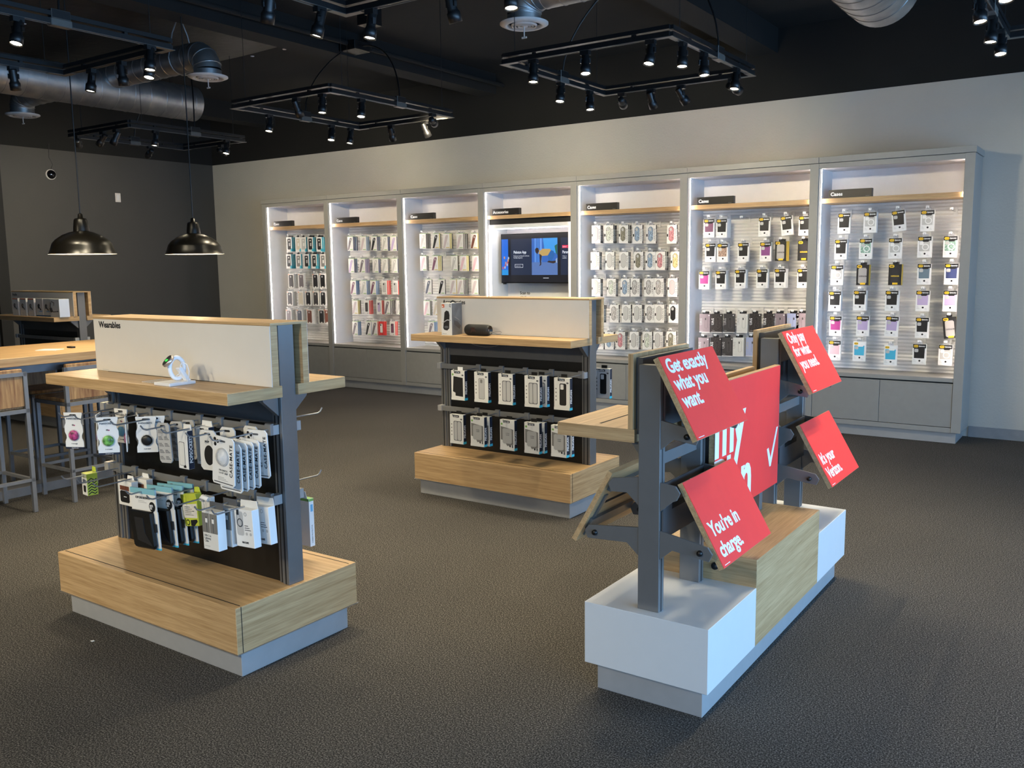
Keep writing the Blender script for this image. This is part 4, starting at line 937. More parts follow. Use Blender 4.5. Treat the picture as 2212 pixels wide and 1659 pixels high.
# hooks of the islands
def make_hook(L):
    b = MB(); b.tube([(0, 0, 0), (0, -L, -0.004), (0, -L-0.014, 0.002), (0, -L-0.024, 0.016)], 0.0032, CHROME, 8)
    o = b.build('display_hook')
    b = MB(); b.box(-0.017, 0.017, -0.004, 0.010, -0.022, 0.020, RAIL); b.box(-0.017, 0.017, -0.002, 0.012, 0.016, 0.022, RAIL); b.build('bar_clip', o, 0.001)
    return o
HL = make_hook(0.235); used = [False]
def ihook(x, y, z, label, group, back=False):
    o = HL if not used[0] else dup(HL); used[0] = True
    o.location = (x, y, z); o.rotation_euler = (0, 0, math.pi if back else 0); tag(o, label, 'hook', group)
y1 = O1[1]-0.073; y2 = O2[1]-0.073
HX1 = [-3.64, -3.52, -3.40, -3.26, -3.06, -2.93, -2.78, -2.64]
for x in HX1: ihook(x, y1, BAR1[0]+0.004, 'steel wire hook on the upper bar of the wearables island', 'upper hooks of the wearables island')
HX1b = [-3.66, -3.54, -3.42, -3.19, -3.05, -2.89, -2.755, -2.655]
for x in HX1b: ihook(x, y1, BAR1[1]+0.004, 'steel wire hook on the lower bar of the wearables island', 'lower hooks of the wearables island')
for x in (-2.78, -3.0, -3.2): ihook(x, O1[1]+0.073, BAR1[0]+0.004, 'steel wire hook behind the wearables island, upper bar', 'rear upper hooks of the wearables island', True)
for x in (-2.80, -3.0, -3.2): ihook(x, O1[1]+0.073, BAR1[1]+0.004, 'steel wire hook behind the wearables island, lower bar', 'rear lower hooks of the wearables island', True)
HX2 = [-3.468, -3.284, -3.099, -2.905, -2.696]; HX2b = [-3.485, -3.32, -3.091, -2.91, -2.719]
for x in HX2: ihook(x, y2, BAR2[0]+0.004, 'steel wire hook on the upper bar of the speaker island', 'upper hooks of the speaker island')
for x in HX2b: ihook(x, y2, BAR2[1]+0.004, 'steel wire hook on the lower bar of the speaker island', 'lower hooks of the speaker island')
ihook(-2.72, O2[1]+0.073, BAR2[0]+0.004, 'steel wire hook behind the speaker island', None, True)

# ---- packages on the wearables island; local origin: middle of the top edge of the front face
def hang(o, loc, label, cat, group=None, yaw=0.0, tilt=0.0):
    o.location = loc; o.rotation_euler = (0, R_(tilt), R_(yaw)); return tag(o, label, cat, group)
def ell(n, rx, rz, cx=0.0, cz=0.0): return [(cx+rx*math.cos(2*math.pi*i/n), cz+rz*math.sin(2*math.pi*i/n)) for i in range(n)]
def bump_disc(b, r, cx, cz, m, d=0.006): b.lathe([(0.0, d), (r*0.7, d), (r, d*0.5), (r, 0.0)], m, 28, True, face_T((cx, 0, cz), (1,0,0), (0,0,1)))
def grip_pack(grip, premium=True):
    w, h = 0.082, 0.148; pts = []
    right = [(0.5, 0.0), (0.5, -0.06), (0.47, -0.12), (0.42, -0.22), (0.42, -0.30), (0.5, -0.40), (0.5, -0.56), (0.42, -0.66), (0.42, -0.74), (0.5, -0.84), (0.5, -1.0)]
    pts = [(x*w, z*h) for x, z in right] + [(-x*w, z*h) for x, z in reversed(right)]
    b = MB(); b.prism(pts, 1, 0, 0.004, pc('cardw')); o = b.build('phone_grip_card')
    b = MB(); ff(b, octagon(-0.015, 0.015, -0.014, -0.007, 0.003), GAP, 0.0); b.build('hang_hole', o)
    b = MB(); bump_disc(b, 0.026, 0, -h*0.66, CLEAR, 0.004); b.build('blister', o)
    b = MB(); bump_disc(b, 0.022, 0, -h*0.66, grip, 0.008); b.build('grip', o)
    b = MB(); b.text('POPSOCKETS', 0.0095, TF(-0.030, -0.0006, -h*0.20), INK, 0.0002, 0.95, res=1); b.text('POPGRIP', 0.007, TF(-0.014, -0.0006, -h*0.92), INK, 0, 1, res=1)
    ff(b, ell(10, 0.005, 0.004, -0.002, -h*0.36), pc('gray')); ff(b, ell(10, 0.004, 0.003, 0.004, -h*0.37), pc('rose')); b.build('lettering', o)
    if premium:
        b = MB(); b.box(-w/2, w/2, -0.001, 0.005, -h-0.008, -h, pc('inknavy')); b.text('PREMIUM', 0.006, TF(-0.014, -0.0014, -h-0.0066), SIGNW, 0, 1, res=1, spacing=1.3); b.build('foot_band', o)
    return o
zt = BAR1[0]+0.004+0.009
G1 = 'packages on the upper hooks of the wearables island'; G2 = 'packages on the lower hooks of the wearables island'
hang(grip_pack(mat('grip_pink_dots', (0.42, 0.06, 0.20), 0.4, var=0.9, vscale=55)), (-3.64, 1.99, zt), 'white phone grip card with pink dotted button, at the hook tip farthest from the windows', 'phone grip', G1, 28)
hang(grip_pack(mat('grip_green_swirl', (0.16, 0.40, 0.10), 0.25, var=1.0, vscale=40)), (-3.40, 2.0, zt), 'white phone grip card with green swirled button on the wearables island', 'phone grip', G1, 46)
hang(grip_pack(mat('grip_black', (0.01, 0.01, 0.01), 0.4, var=0), False), (-3.27, 2.09, zt), 'white phone grip card with plain black button on the wearables island', 'phone grip', G1, 40)
hang(grip_pack(mat('grip_blue', (0.08, 0.24, 0.42), 0.4, var=0), False), (-3.53, 2.14, zt+0.004), 'white phone grip card with blue button behind the pink and green ones', 'phone grip', G1, 6)
hang(grip_pack(mat('grip_violet', (0.20, 0.12, 0.30), 0.4, var=0.5), False), (-3.52, 2.03, zt), 'phone grip card turned edge-on between the pink and green ones', 'phone grip', G1, -42)
hang(grip_pack(mat('grip_rose', (0.50, 0.16, 0.30), 0.4, var=0.5), False), (-3.385, 2.07, zt), 'phone grip card turned edge-on with rose button, behind the green one', 'phone grip', G1, -34)
hang(grip_pack(mat('grip_grey', (0.3, 0.3, 0.3), 0.4, var=0.5), False), (-3.38, 2.12, zt), 'phone grip card turned edge-on with grey button, behind the green one', 'phone grip', G1, -28)
hang(grip_pack(mat('grip_white', (0.6, 0.6, 0.6), 0.4, var=0.3), False), (-3.255, 2.12, zt), 'phone grip card stacked directly behind the plain black button one', 'phone grip', G1, 40)
def blister_back():
    b = MB(); b.prism(octagon(-0.038, 0.038, -0.158, 0, 0.010), 1, 0, 0.005, pc('lgray')); o = b.build('phone_grip_card')
    b = MB(); ff(b, octagon(-0.015, 0.015, -0.016, -0.008, 0.003), GAP); b.build('hang_hole', o)
    b = MB()
    for i in range(5):
        for j in range(2): lines(b, -0.033+j*0.035, -0.028-i*0.026, 3, 0.028, pc('dgrey'), 0.005)
    b.build('lettering', o); return o
bb = blister_back()
for i, (x, y) in enumerate(((-3.075, 2.035), (-3.062, 2.085), (-3.05, 2.13))):
    o = bb if i == 0 else dup(bb); hang(o, (x, y, zt), 'grey printed card turned back to front beside the navy-sided boxes, %s' % ('nearest the hook tip', 'middle of three', 'nearest the panel')[i], 'phone grip', G1, 2, -4)
def navy_box(blank):
    w, h, d = 0.062 if not blank else 0.080, 0.150, 0.026; W2 = w/2
    b = MB(); b.box(-W2, W2, 0, d, -h, 0, pc('cardw'), pc('inknavy')); o = b.build('phone_grip_box', None, 0.0008)
    b = MB(); b.prism([(-W2*0.8, 0), (W2*0.8, 0), (W2*0.7, 0.02), (-W2*0.7, 0.02)], 1, d-0.002, d, pc('cardw')); b.build('hang_tab', o)
    b = MB()
    if blank: ff(b, octagon(-W2*0.8, W2*0.8, -h*0.92, -h*0.25, 0.004), pc('lgray')); ff(b, octagon(-0.013, 0.013, -0.012, -0.006, 0.002), GAP)
    else: ff(b, octagon(-W2*0.75, W2*0.35, -h*0.92, -h*0.30, 0.004), INK); ff(b, octagon(-W2*0.70, W2*0.30, -h*0.91, -h*0.31, 0.004), pc('card'), -0.0006, 0.0004)
    ff(b, [(W2*0.0, -h*0.97), (W2*0.5, -h*0.97), (W2*0.5, -h*0.92), (W2*0.25, -h*0.88), (0, -h*0.92)], INK); b.build('print', o)
    b = MB(); b.text('POPSOCKETS', 0.019, face_T((W2+0.0003, d*0.76, -h*0.84), (0, 0, 1), (0, -1, 0)), SIGNW, 0.0006, 0.92, res=2); b.build('lettering', o); return o
hang(navy_box(False), (-2.945, 2.03, zt-0.016), 'narrow white box with navy side lettered in white, front of its hook', 'phone grip', G1, 0)
hang(navy_box(True), (-2.918, 2.10, zt-0.010), 'white blank-fronted box with navy lettered side, behind the narrow one', 'phone grip', G1, 0)
def clear_grip(black):
    b = MB(); b.prism(octagon(-0.040, 0.040, -0.152, 0, 0.012), 1, 0, 0.005, pc('card')); o = b.build('phone_grip_card')
    b = MB(); ff(b, octagon(-0.015, 0.015, -0.018, -0.010, 0.003), GAP); b.build('hang_hole', o)
    b = MB(); ff(b, ell(24, 0.024, 0.038, 0.004, -0.095), INK if black else pc('lgray')); b.build('print', o)
    b = MB(); b.text('POP', 0.012, TF(-0.014, -0.0008, -0.048), INK, 0.0003, 1, res=1); b.build('lettering', o); return o
hang(clear_grip(True), (-2.79, 2.03, zt), 'white card with black oval beside the stacked loop grip cards', 'phone grip', G1, 8)
hang(clear_grip(False), (-2.765, 2.10, zt+0.002), 'white card standing behind the one with the black oval', 'phone grip', G1, 4)
hang(clear_grip(False), (-2.70, 2.155, zt+0.004), 'white card closest to the bar, behind the loop grip cards', 'phone grip', G1, 0)
def loop_grip():
    w, h = 0.116, 0.178; W2 = w/2
    b = MB(); b.prism([(-W2+0.012, 0), (W2-0.012, 0), (W2, -0.012), (W2+0.004, -h+0.01), (W2-0.006, -h), (-W2+0.002, -h), (-W2-0.004, -h+0.01), (-W2, -0.012)], 1, 0, 0.004, pc('cardw')); o = b.build('loop_grip_card')
    b = MB(); b.lathe([(0.0, 0.016), (0.012, 0.017), (0.014, 0.012), (0.027, 0.010), (0.030, 0.006), (0.033, 0.0)], CLEAR, 32, True, face_T((-0.004, 0, -h*0.42), (1,0,0), (0,0,1))); b.lathe([(0.028, 0.0), (0.028, 0.003), (0.034, 0.003), (0.034, 0.0)], pc('lgray'), 32, False, face_T((-0.004, 0, -h*0.42), (1,0,0), (0,0,1))); b.build('loop_grip', o)
    b = MB()
    for cx, cz in ((-0.046, -0.014), (-0.030, -0.020), (-0.044, -0.032)): b.lathe([(0.0, 0.001), (0.007, 0.001), (0.007, 0)], INK, 16, False, face_T((cx, 0, cz), (1,0,0), (0,0,1)))
    b.build('camera_print', o)
    b = MB(); b.text('CASE-MATE', 0.0205, face_T((0.050, -0.0006, -h*0.80), (0, 0, 1), (-1, 0, 0)), INK, 0.0003, 1.0, spacing=1.15); b.text('MAGNETIC\nLOOP GRIP', 0.0098, TF(-0.024, -0.0006, -h*0.715), pc('dgrey'), 0, 1, res=1)
    lines(b, -0.03, -h*0.84, 3, 0.055, pc('lgray'), 0.005); ff(b, rc(-W2*0.9, W2*0.9, -h*0.965, -h*0.945), pc('dgrey')); b.build('lettering', o)
    b = MB(); ff(b, octagon(-0.020, 0.012, -0.020, -0.013, 0.003), pc('dgrey')); b.build('hang_hole', o); return o
lg = loop_grip(); hang(lg, (-2.625, 1.975, zt), 'large white loop grip card at the front of its hook, black side lettering', 'phone grip', G1, 0, 4)
for i in range(4): hang(dup(lg), (-2.628+i*0.004, 2.005+i*0.024, zt-0.028+i*0.002), 'large white loop grip card fanned behind the front one', 'phone grip', G1, 0, 2)
hang(dup(lg), (-2.618, 2.115, zt+0.004), 'large white loop grip card closest to the bar, above the fanned ones', 'phone grip', G1, 0, -2)
# lower bar
zl = BAR1[1]+0.004+0.009
def lime_box():
    b = MB(); b.box(-0.026, 0.026, 0, 0.045, -0.098, -0.004, pc('card'), pc('lime')); b.box(-0.026, 0.026, 0.0, 0.0455, -0.022, -0.003, pc('lime')); b.prism([(-0.02, 0), (0.02, 0), (0.016, 0.02), (-0.016, 0.02)], 1, 0.043, 0.045, pc('lime')); o = b.build('accessory_box')
    b = MB(); ff(b, octagon(-0.016, 0.016, -0.045, -0.028, 0.003), pc('slate')); ff(b, octagon(-0.012, 0.012, -0.085, -0.055, 0.004), INK); b.build('print', o)
    b = MB()
    for i in range(6):
        z = -0.03-i*0.012; b.prism([(0.004, z), (0.018, z+0.009), (0.032, z), (0.041, z+0.006), (0.041, z+0.001), (0.032, z-0.005), (0.018, z+0.004), (0.004, z-0.005)], 0, 0.0262, 0.0268, INK)
    b.build('zigzag_print', o); return o
hang(lime_box(), (-3.66, 2.03, zl), 'small lime and white box alone at the tip of the lower end hook', 'accessory box', G2, -8)
def device_box(w=0.100, h=0.105, d=0.03):
    b = MB(); b.box(-w/2, w/2, 0, d, -h, 0, pc('cardw'), pc('card')); b.prism([(-0.025, 0), (0.025, 0), (0.02, 0.018), (-0.02, 0.018)], 1, d-0.002, d, pc('cardw')); o = b.build('accessory_box', None, 0.0008)
    b = MB(); ff(b, octagon(-w*0.36, w*0.30, -h*0.88, -h*0.40, 0.006), INK); ff(b, rc(-w*0.36, w*0.30, -h*0.38, -h*0.20), pc('brown')); ff(b, rc(-w*0.1, w*0.1, -h*0.66, -h*0.63), SIGNW, -0.0006); b.build('print', o); return o
dv = device_box(); hang(dv, (-3.43, 2.075, zl-0.016), 'white box printed with a black device, front of two on the lower bar', 'accessory box', G2, 0)
hang(dup(dv), (-3.40, 2.125, zl-0.012), 'white box half hidden behind the black device box on the lower bar', 'accessory box', G2, 0)
def pouch_card():
    w = 0.168; W2 = w/2
    b = MB(); b.box(-W2, W2, 0, 0.004, -0.088, 0, pc('cardw')); b.box(W2-0.022, W2+0.004, 0, 0.004, -0.235, -0.088, pc('cardw')); b.box(W2-0.05, W2+0.004, 0, 0.004, -0.242, -0.235, pc('cyan')); o = b.build('clip_case_card')
    b = MB(); b.box(-W2, W2, -0.0012, 0.0052, -0.020, 0.002, mat('tint_cyan_soft', (0.22, 0.50, 0.62), 0.45, var=0)); b.build('header_band', o)
    b = MB(); b.prism([(-W2+0.004, -0.086), (W2-0.018, -0.086), (W2-0.006, -0.225), (W2-0.016, -0.238), (-W2+0.030, -0.240), (-W2+0.016, -0.230)], 1, -0.018, -0.001, PANELK); b.build('pouch', o, 0.006, label='black fabric clip case')
    b = MB(); b.prism([(-W2+0.04, -0.112), (0.012, -0.112), (0.020, -0.175), (W2-0.020, -0.222), (-W2+0.05, -0.205)], 1, -0.0195, -0.018, mat('pouch_sheen', (0.02, 0.02, 0.022), 0.25, var=0)); b.box(W2-0.030, W2-0.004, -0.010, -0.002, -0.168, -0.135, INK); b.build('clip', o)
    b = MB(); b.text('CLIP CASE SIDEWAYS', 0.0125, TF(-0.052, -0.0008, -0.040), INK, 0.0002, 0.82); lines(b, -0.035, -0.048, 2, 0.07, pc('lgray'), 0.006); ff(b, ell(20, 0.020, 0.020, W2-0.026, -0.068), INK, -0.001); b.text('NITE\nIZE', 0.0115, TF(W2-0.041, -0.0018, -0.068), SIGNW, 0.0004, 0.9, res=1, line=0.85); b.build('lettering', o); return o
po = pouch_card()
for i, (x, y) in enumerate(((-3.185, 2.00), (-3.162, 2.06), (-3.150, 2.10), (-3.140, 2.14))):
    hang(po if i == 0 else dup(po), (x, y, zl), ('black clip case on a blue-topped white card, front of its hook', 'black clip case card, second on its hook', 'black clip case card, third on its hook', 'black clip case card, closest to the bar')[i], 'clip case', G2, 0, -3)
def lime_bag():
    b = MB(); b.prism([(-0.052, -0.004), (0.048, 0.0), (0.054, -0.03), (0.050, -0.13), (-0.040, -0.135), (-0.050, -0.04)], 1, 0, 0.03, pc('lime')); b.prism([(0.005, 0), (0.045, 0), (0.04, 0.022), (0.01, 0.022)], 1, 0.027, 0.03, pc('lime')); o = b.build('accessory_box', None, 0.004)
    b = MB(); ff(b, [(-0.044, -0.046), (0.050, -0.04), (0.046, -0.098), (-0.038, -0.100)], pc('card')); lines(b, -0.03, -0.054, 5, 0.06, pc('dgrey'), 0.008); b.build('label', o)
    b = MB(); ff(b, [(0.0, -0.108), (0.04, -0.104), (0.045, -0.112), (0.02, -0.132), (0.0, -0.130)], INK); ff(b, ell(16, 0.012, 0.012, -0.018, -0.118), INK); ff(b, ell(16, 0.008, 0.008, -0.018, -0.118), pc('lime'), -0.0006); b.build('print', o); return o
hang(lime_bag(), (-3.035, 2.10, zl-0.02), 'bulky lime and white package beside the black clip cases', 'accessory box', G2, 0, -6)
b = MB(); b.box(-0.028, 0.028, 0, 0.02, -0.148, 0, pc('card')); o = b.build('cable_box'); b = MB(); b.tube([(-0.012, -0.002, -0.03), (-0.014, -0.004, -0.07), (-0.008, -0.004, -0.11), (-0.010, -0.002, -0.13)], 0.002, LAMPW, 6); ff(b, ell(10, 0.003, 0.003, -0.01, -0.098), INK); b.text('LIGHTER', 0.008, TF(-0.02, -0.0006, -0.142), pc('rose'), 0.0003, 0.8, res=1); b.build('print', o)
b = MB(); b.tube([(-0.02, -0.005, -0.012), (0.0, -0.012, 0.002), (0.02, -0.004, -0.008)], 0.010, LAMPW, 8); b.build('cable_coil', o)
hang(o, (-2.885, 2.075, zl-0.006), 'narrow white cable package behind the grey-topped cable box', 'cable', G2, 0)
def cable_box():
    w, h, d = 0.088, 0.148, 0.038; W2 = w/2
    b = MB(); b.box(-W2, W2, 0, d, -h, 0, pc('card'), pc('cardw')); o = b.build('cable_box', None, 0.001)
    b = MB(); b.box(-W2*0.9, W2*0.9, d-0.004, d-0.002, 0, 0.026, pc('dgrey')); b.build('hang_tab', o)
    b = MB(); ff(b, rc(-W2, W2, -h*0.56, -h*0.06), pc('gray')); ff(b, rc(-0.0015, 0.0015, -h*0.56, -h*0.06), pc('lgray'), -0.0006, 0.0002)
    for cx in (-0.018, 0.020): ff(b, rc(cx-0.006, cx+0.006, -h*0.30, -h*0.19), pc('cardw'), -0.0008); ff(b, rc(cx-0.003, cx+0.003, -h*0.19, -h*0.15), pc('dgrey'), -0.0008); ff(b, rc(cx-0.0015, cx+0.0015, -h*0.54, -h*0.30), pc('dgrey'), -0.0008)
    b.build('cable_print', o)
    b = MB(); b.text('USB-C to\nLightning\nCable', 0.0115, TF(-W2*0.82, -0.0006, -h*0.66), pc('gray'), 0, 0.9, res=2, line=0.9); lines(b, -W2*0.82, -h*0.90, 1, 0.05, pc('lgray')); b.build('lettering', o); return o
cb = cable_box()
for i in range(3): hang(cb if i == 0 else dup(cb), (-2.745+i*0.004, 1.985+i*0.058, zl-0.022+i*0.002), ('white cable box with grey pictured top, front of its hook', 'white cable box behind the front one, middle of three', 'white cable box behind the front one, nearest the bar')[i], 'cable', G2, 0, -1)
def charger_box():
    w, h, d = 0.100, 0.142, 0.032; W2 = w/2
    b = MB(); b.box(-W2, W2, 0, d, -h, 0, pc('cardw'), pc('cardw')); b.prism([(-W2, 0), (W2, 0), (W2-0.004, 0.028), (-W2+0.004, 0.028)], 1, d-0.003, d-0.001, pc('card')); o = b.build('charger_box', None, 0.001)
    b = MB(); ff(b, octagon(-W2*0.82, -W2*0.05, -h*0.70, -h*0.06, 0.006), pc('lgray')); b.lathe([(0.013, 0.0015), (0.016, 0.0015)], INK, 28, False, face_T((-W2*0.42, -0.0002, -h*0.36), (1,0,0), (0,0,1))); ff(b, rc(-W2*0.75, -W2*0.5, -h*0.16, -h*0.02), INK, -0.0006, 0.0002); b.build('phone_print', o)
    b = MB(); lines(b, W2*0.05, -h*0.42, 3, 0.034, INK, 0.008); ff(b, ell(12, 0.006, 0.006, 0.012, -h*0.64), pc('lgray')); ff(b, ell(12, 0.006, 0.006, 0.034, -h*0.64), pc('lgray')); b.text('MAG SAFE', 0.010, TF(-W2*0.35, -0.0006, -h*0.90), INK, 0.0003, 0.8, res=1); b.lathe([(0.006, 0.0008), (0.007, 0.0008)], INK, 16, False, face_T((0.012, -0.0002, -h*0.12), (1,0,0), (0,0,1))); b.build('lettering', o); return o
chb = charger_box()
for i in range(2): hang(chb if i == 0 else dup(chb), (-2.628+i*0.016, 2.045+i*0.062, zl-0.012), ('white charger box picturing a ringed phone, at the window end of the lower bar', 'white charger box behind the ringed phone one')[i], 'charger', G2, 0, -3)
b = MB(); b.box(-0.05, 0.05, -0.026, 0, -0.205, 0, pc('card'), pc('cardw')); b.prism([(-0.04, 0), (0.04, 0), (0.03, 0.03), (-0.03, 0.03)], 1, -0.026, -0.024, pc('cardw')); b.box(-0.0502, 0.0502, -0.0262, 0.0002, -0.012, 0.0005, pc('greenb')); o = b.build('glass_screen_box', None, 0.0008)
b = MB(); b.box(0.0502, 0.0508, -0.018, -0.006, -0.055, -0.025, pc('skyblue')); b.text('SCREEN PROTECTOR', 0.009, face_T((0.0506, -0.010, -0.19), (0, 0, 1), (0, -1, 0)), pc('gray'), 0, 0.9, res=1); b.build('print', o)
hang(o, (-2.80, 2.50, BAR1[1]-0.075), 'white green-topped box hanging behind the wearables island', 'screen protector')

# ---- watch on its stand, on the wearables island
wt_ = empty('watch_stand', (-2.998, 2.050, 1.062), R_(0)); tag(wt_, 'white tilted display stand on the wearables shelf, carrying the watch', 'watch stand')
WHT = mat('glossy_white', (0.82, 0.82, 0.84), 0.25, var=0)
MB().box(-0.050, 0.050, -0.058, 0.058, 0, 0.012, WHT).build('base', wt_, 0.002)
b = MB(); b.prism([(0.048, 0.012), (0.030, 0.012), (-0.004, 0.064), (0.012, 0.068)], 0, 0.012, 0.036, WHT); b.build('stem', wt_, 0.002)
ws = empty('smart_watch', (-3.000, 2.050, 1.128), R_(-18)); tag(ws, 'white smart watch with round green-lit face held on the stand', 'watch')
tl = Matrix.Rotation(R_(48), 4, 'X')
b = MB(); b.tube([(0, 0.020*math.cos(a*math.pi/15)*1.35, 0.030*math.sin(a*math.pi/15)*1.35) for a in range(31)], 0.0085, WHT, 10, True, False); o = b.build('strap', ws); o.matrix_local = Matrix.Translation((0.0, 0.012, -0.004))
b = MB(); b.lathe([(0.0, 0.0), (0.020, 0.0), (0.022, 0.003), (0.022, 0.009), (0.0205, 0.011), (0.0, 0.011)], mat('watch_gold', (0.62, 0.50, 0.42), 0.3, metal=0.7, var=0), 32, True, Matrix.Translation((0, -0.014, 0.020)) @ tl @ Matrix.Scale(1.2, 4)); b.build('case', ws)
b = MB(); b.disc(0.0200, 0.0113, ems('watch_face', (0.003, 0.003, 0.003)), 32, Matrix.Translation((0, -0.014, 0.020)) @ tl @ Matrix.Scale(1.2, 4)); fc = b.build('face', ws)
b = MB(); TT = Matrix.Translation((0, -0.014, 0.020)) @ tl @ Matrix.Scale(1.2, 4) @ Matrix.Translation((-0.014, -0.005, 0.0116)); b.text('10:08', 0.0125, TT, ems('watch_green', (0.06, 0.75, 0.10), 1.2), 0.0008, 0.85, ext=0.0001); b.build('digits', fc)
b = MB(); b.tube([(-0.004, -0.006, 0.012), (-0.016, -0.016, -0.010), (-0.010, -0.012, -0.032), (0.010, 0.0, -0.036), (0.026, 0.014, -0.022), (0.026, 0.018, 0.010), (0.030, 0.026, 0.020), (0.046, 0.036, 0.012), (0.056, 0.040, -0.014), (0.052, 0.038, -0.042), (0.044, 0.034, -0.055)], 0.0017, WHT, 6); b.build('charging_cable', ws)
b = MB(); b.box(-0.055, 0.055, -0.045, 0.045, 0, 0.004, CLEAR); o = b.build('clear_plate', None, 0.0008); o.location = (-3.115, 2.065, 1.0622); tag(o, 'clear acrylic plate lying beside the watch stand', 'plate')

# ---- packages on the speaker island
def pel(kind, w=0.108, h=0.188, d=0.030):
    W2 = w/2; nv = mat('navy_side', (0.012, 0.020, 0.040), 0.4, var=0)
    b = MB(); b.box(-W2, W2, 0, d, -h, 0, pc('card'), nv); o = b.build('boxed_phone_case', None, 0.0008)
    b = MB(); b.box(-W2-0.0004, W2+0.0004, -0.0002, d+0.0004, -h-0.001, -h+0.014, pc('cyan')); b.box(-W2-0.0006, W2-0.002, -0.0008, 0.002, -h-0.001, -h+0.0145, pc('card')); b.build('foot_band', o)
    b = MB(); b.box(-0.020, 0.020, d-0.004, d-0.002, 0, 0.020, PANELK if kind != 'black_hang' else pc('cardw')); b.build('hang_tab', o)
    b = MB(); ff(b, rc(-0.028, 0.020, -0.018, -0.004), INK); b.text('PELICAN', 0.0085, TF(-0.016, -0.0012, -0.0145), SIGNW, 0.0003, 0.9, res=1); b.text('PELICAN', 0.024, face_T((W2+0.0003, d*0.74, -h*0.80), (0, 0, 1), (0, -1, 0)), SIGNW, 0.0009, 0.88); b.build('lettering', o)
    b = MB()
    if kind == 'clear1':
        ff(b, octagon(-0.020, 0.026, -h*0.90, -h*0.20, 0.006), pc('gray')); ff(b, octagon(-0.017, 0.024, -h*0.89, -h*0.21, 0.006), pc('lgray'), -0.0006, 0.0003); ff(b, octagon(-0.006, 0.010, -h*0.36, -h*0.24, 0.003), pc('gray'), -0.001, 0.0003)
    elif kind == 'clear2':
        for cx in (-0.006, 0.022): ff(b, octagon(cx-0.018, cx+0.018, -h*0.90, -h*0.22, 0.006), pc('dgrey'), -0.0004*(cx > 0)); ff(b, octagon(cx-0.014, cx+0.014, -h*0.88, -h*0.24, 0.006), pc('lgray'), -0.0006-0.0004*(cx > 0), 0.0003)
    elif kind == 'black':
        ff(b, octagon(-0.016, 0.030, -h*0.86, -h*0.17, 0.006), INK); ff(b, octagon(-0.010, 0.012, -h*0.36, -h*0.20, 0.003), pc('card'), -0.0006)
    elif kind == 'black_hang':
        ff(b, [(-0.040, -h*0.72), (-0.020, -h*0.76), (-0.020, -h*0.86), (0.040, -h*0.88), (0.040, -h*0.24), (-0.034, -h*0.20)], INK)
    elif kind == 'window':
        ff(b, [(-0.048, -h*0.22), (0.046, -h*0.30), (0.046, -h*0.80), (0.0, -h*0.86), (-0.020, -h*0.70), (-0.048, -h*0.66)], pc('gray')); ff(b, octagon(-0.034, 0.034, -h*0.78, -h*0.28, 0.008), mat('tint_clear_case', (0.42, 0.42, 0.41), 0.2, var=0), -0.0006); b.text('ULTRA\nCLEAR', 0.010, TF(-0.010, -0.0014, -h*0.46), pc('dgrey'), 0, 0.9, res=1)
    b.build('phone_case', o)
    b = MB()
    for i in range(4): ff(b, ell(8, 0.0045, 0.004, -0.040, -h*(0.34+0.12*i)), pc('gray')) if kind != 'window' and kind != 'black_hang' else ff(b, ell(10, 0.007, 0.007, -0.040, -h*0.14), pc('greenb')) if i == 0 else None
    lines(b, -0.046, -h*0.93, 2, 0.034, pc('lgray'), 0.006)
    if kind == 'window': b.text('E', 0.022, TF(0.034, -0.0006, -h*0.90), INK, 0.0008, 0.9, res=1); ff(b, rc(0.016, 0.026, -h*0.89, -h*0.83), INK)
    else: ff(b, ell(10, 0.008, 0.005, 0.038, -h*0.15), pc('dgrey'))
    b.build('small_print', o); return o
PP = {}
def put_pel(kind, loc, label, group):
    if kind not in PP: o = PP[kind] = pel(kind)
    else: o = dup(PP[kind])
    hang(o, loc, label, 'phone case', group)
za, zb_ = BAR2[0]+0.012-0.004, BAR2[1]+0.012-0.0
g1, g2 = 'navy-sided boxes on the upper bar of the speaker island', 'navy-sided boxes on the lower bar of the speaker island'
for i, (kd, n) in enumerate((('black_hang', 1), ('clear1', 1), ('clear2', 1), ('clear2', 2), ('black', 1))):
    nm = {'black_hang': 'white open-fronted box holding black case', 'clear1': 'white box picturing one clear case', 'clear2': 'white box picturing a pair of clear cases', 'black': 'white box picturing black case'}[kd]
    for j in range(n): put_pel(kd, (HX2[i]+0.004*j, 4.40+0.075*j, za-0.006*j), nm + (', %s on the upper bar, speaker island' % ORD[i] if j == 0 else ', behind the fourth, upper bar, speaker island'), g1)
for i, (kd, n) in enumerate((('clear2', 1), ('window', 2), ('window', 1), ('window', 2), ('window', 2))):
    nm = {'clear2': 'white box picturing a pair of clear cases', 'window': 'white box with clear case behind window'}[kd]
    for j in range(n): put_pel(kd, (HX2b[i]+0.004*j, 4.40+0.052*j, zb_-0.004*j), nm + (', %s on the lower bar, speaker island' % ORD[i] if j == 0 else ', behind the %s on the lower bar' % ORD[i]), g2)
o = dup(PP['black']); hang(o, (-2.72, 4.93, za), 'navy-sided white box hanging behind the speaker island', 'phone case')
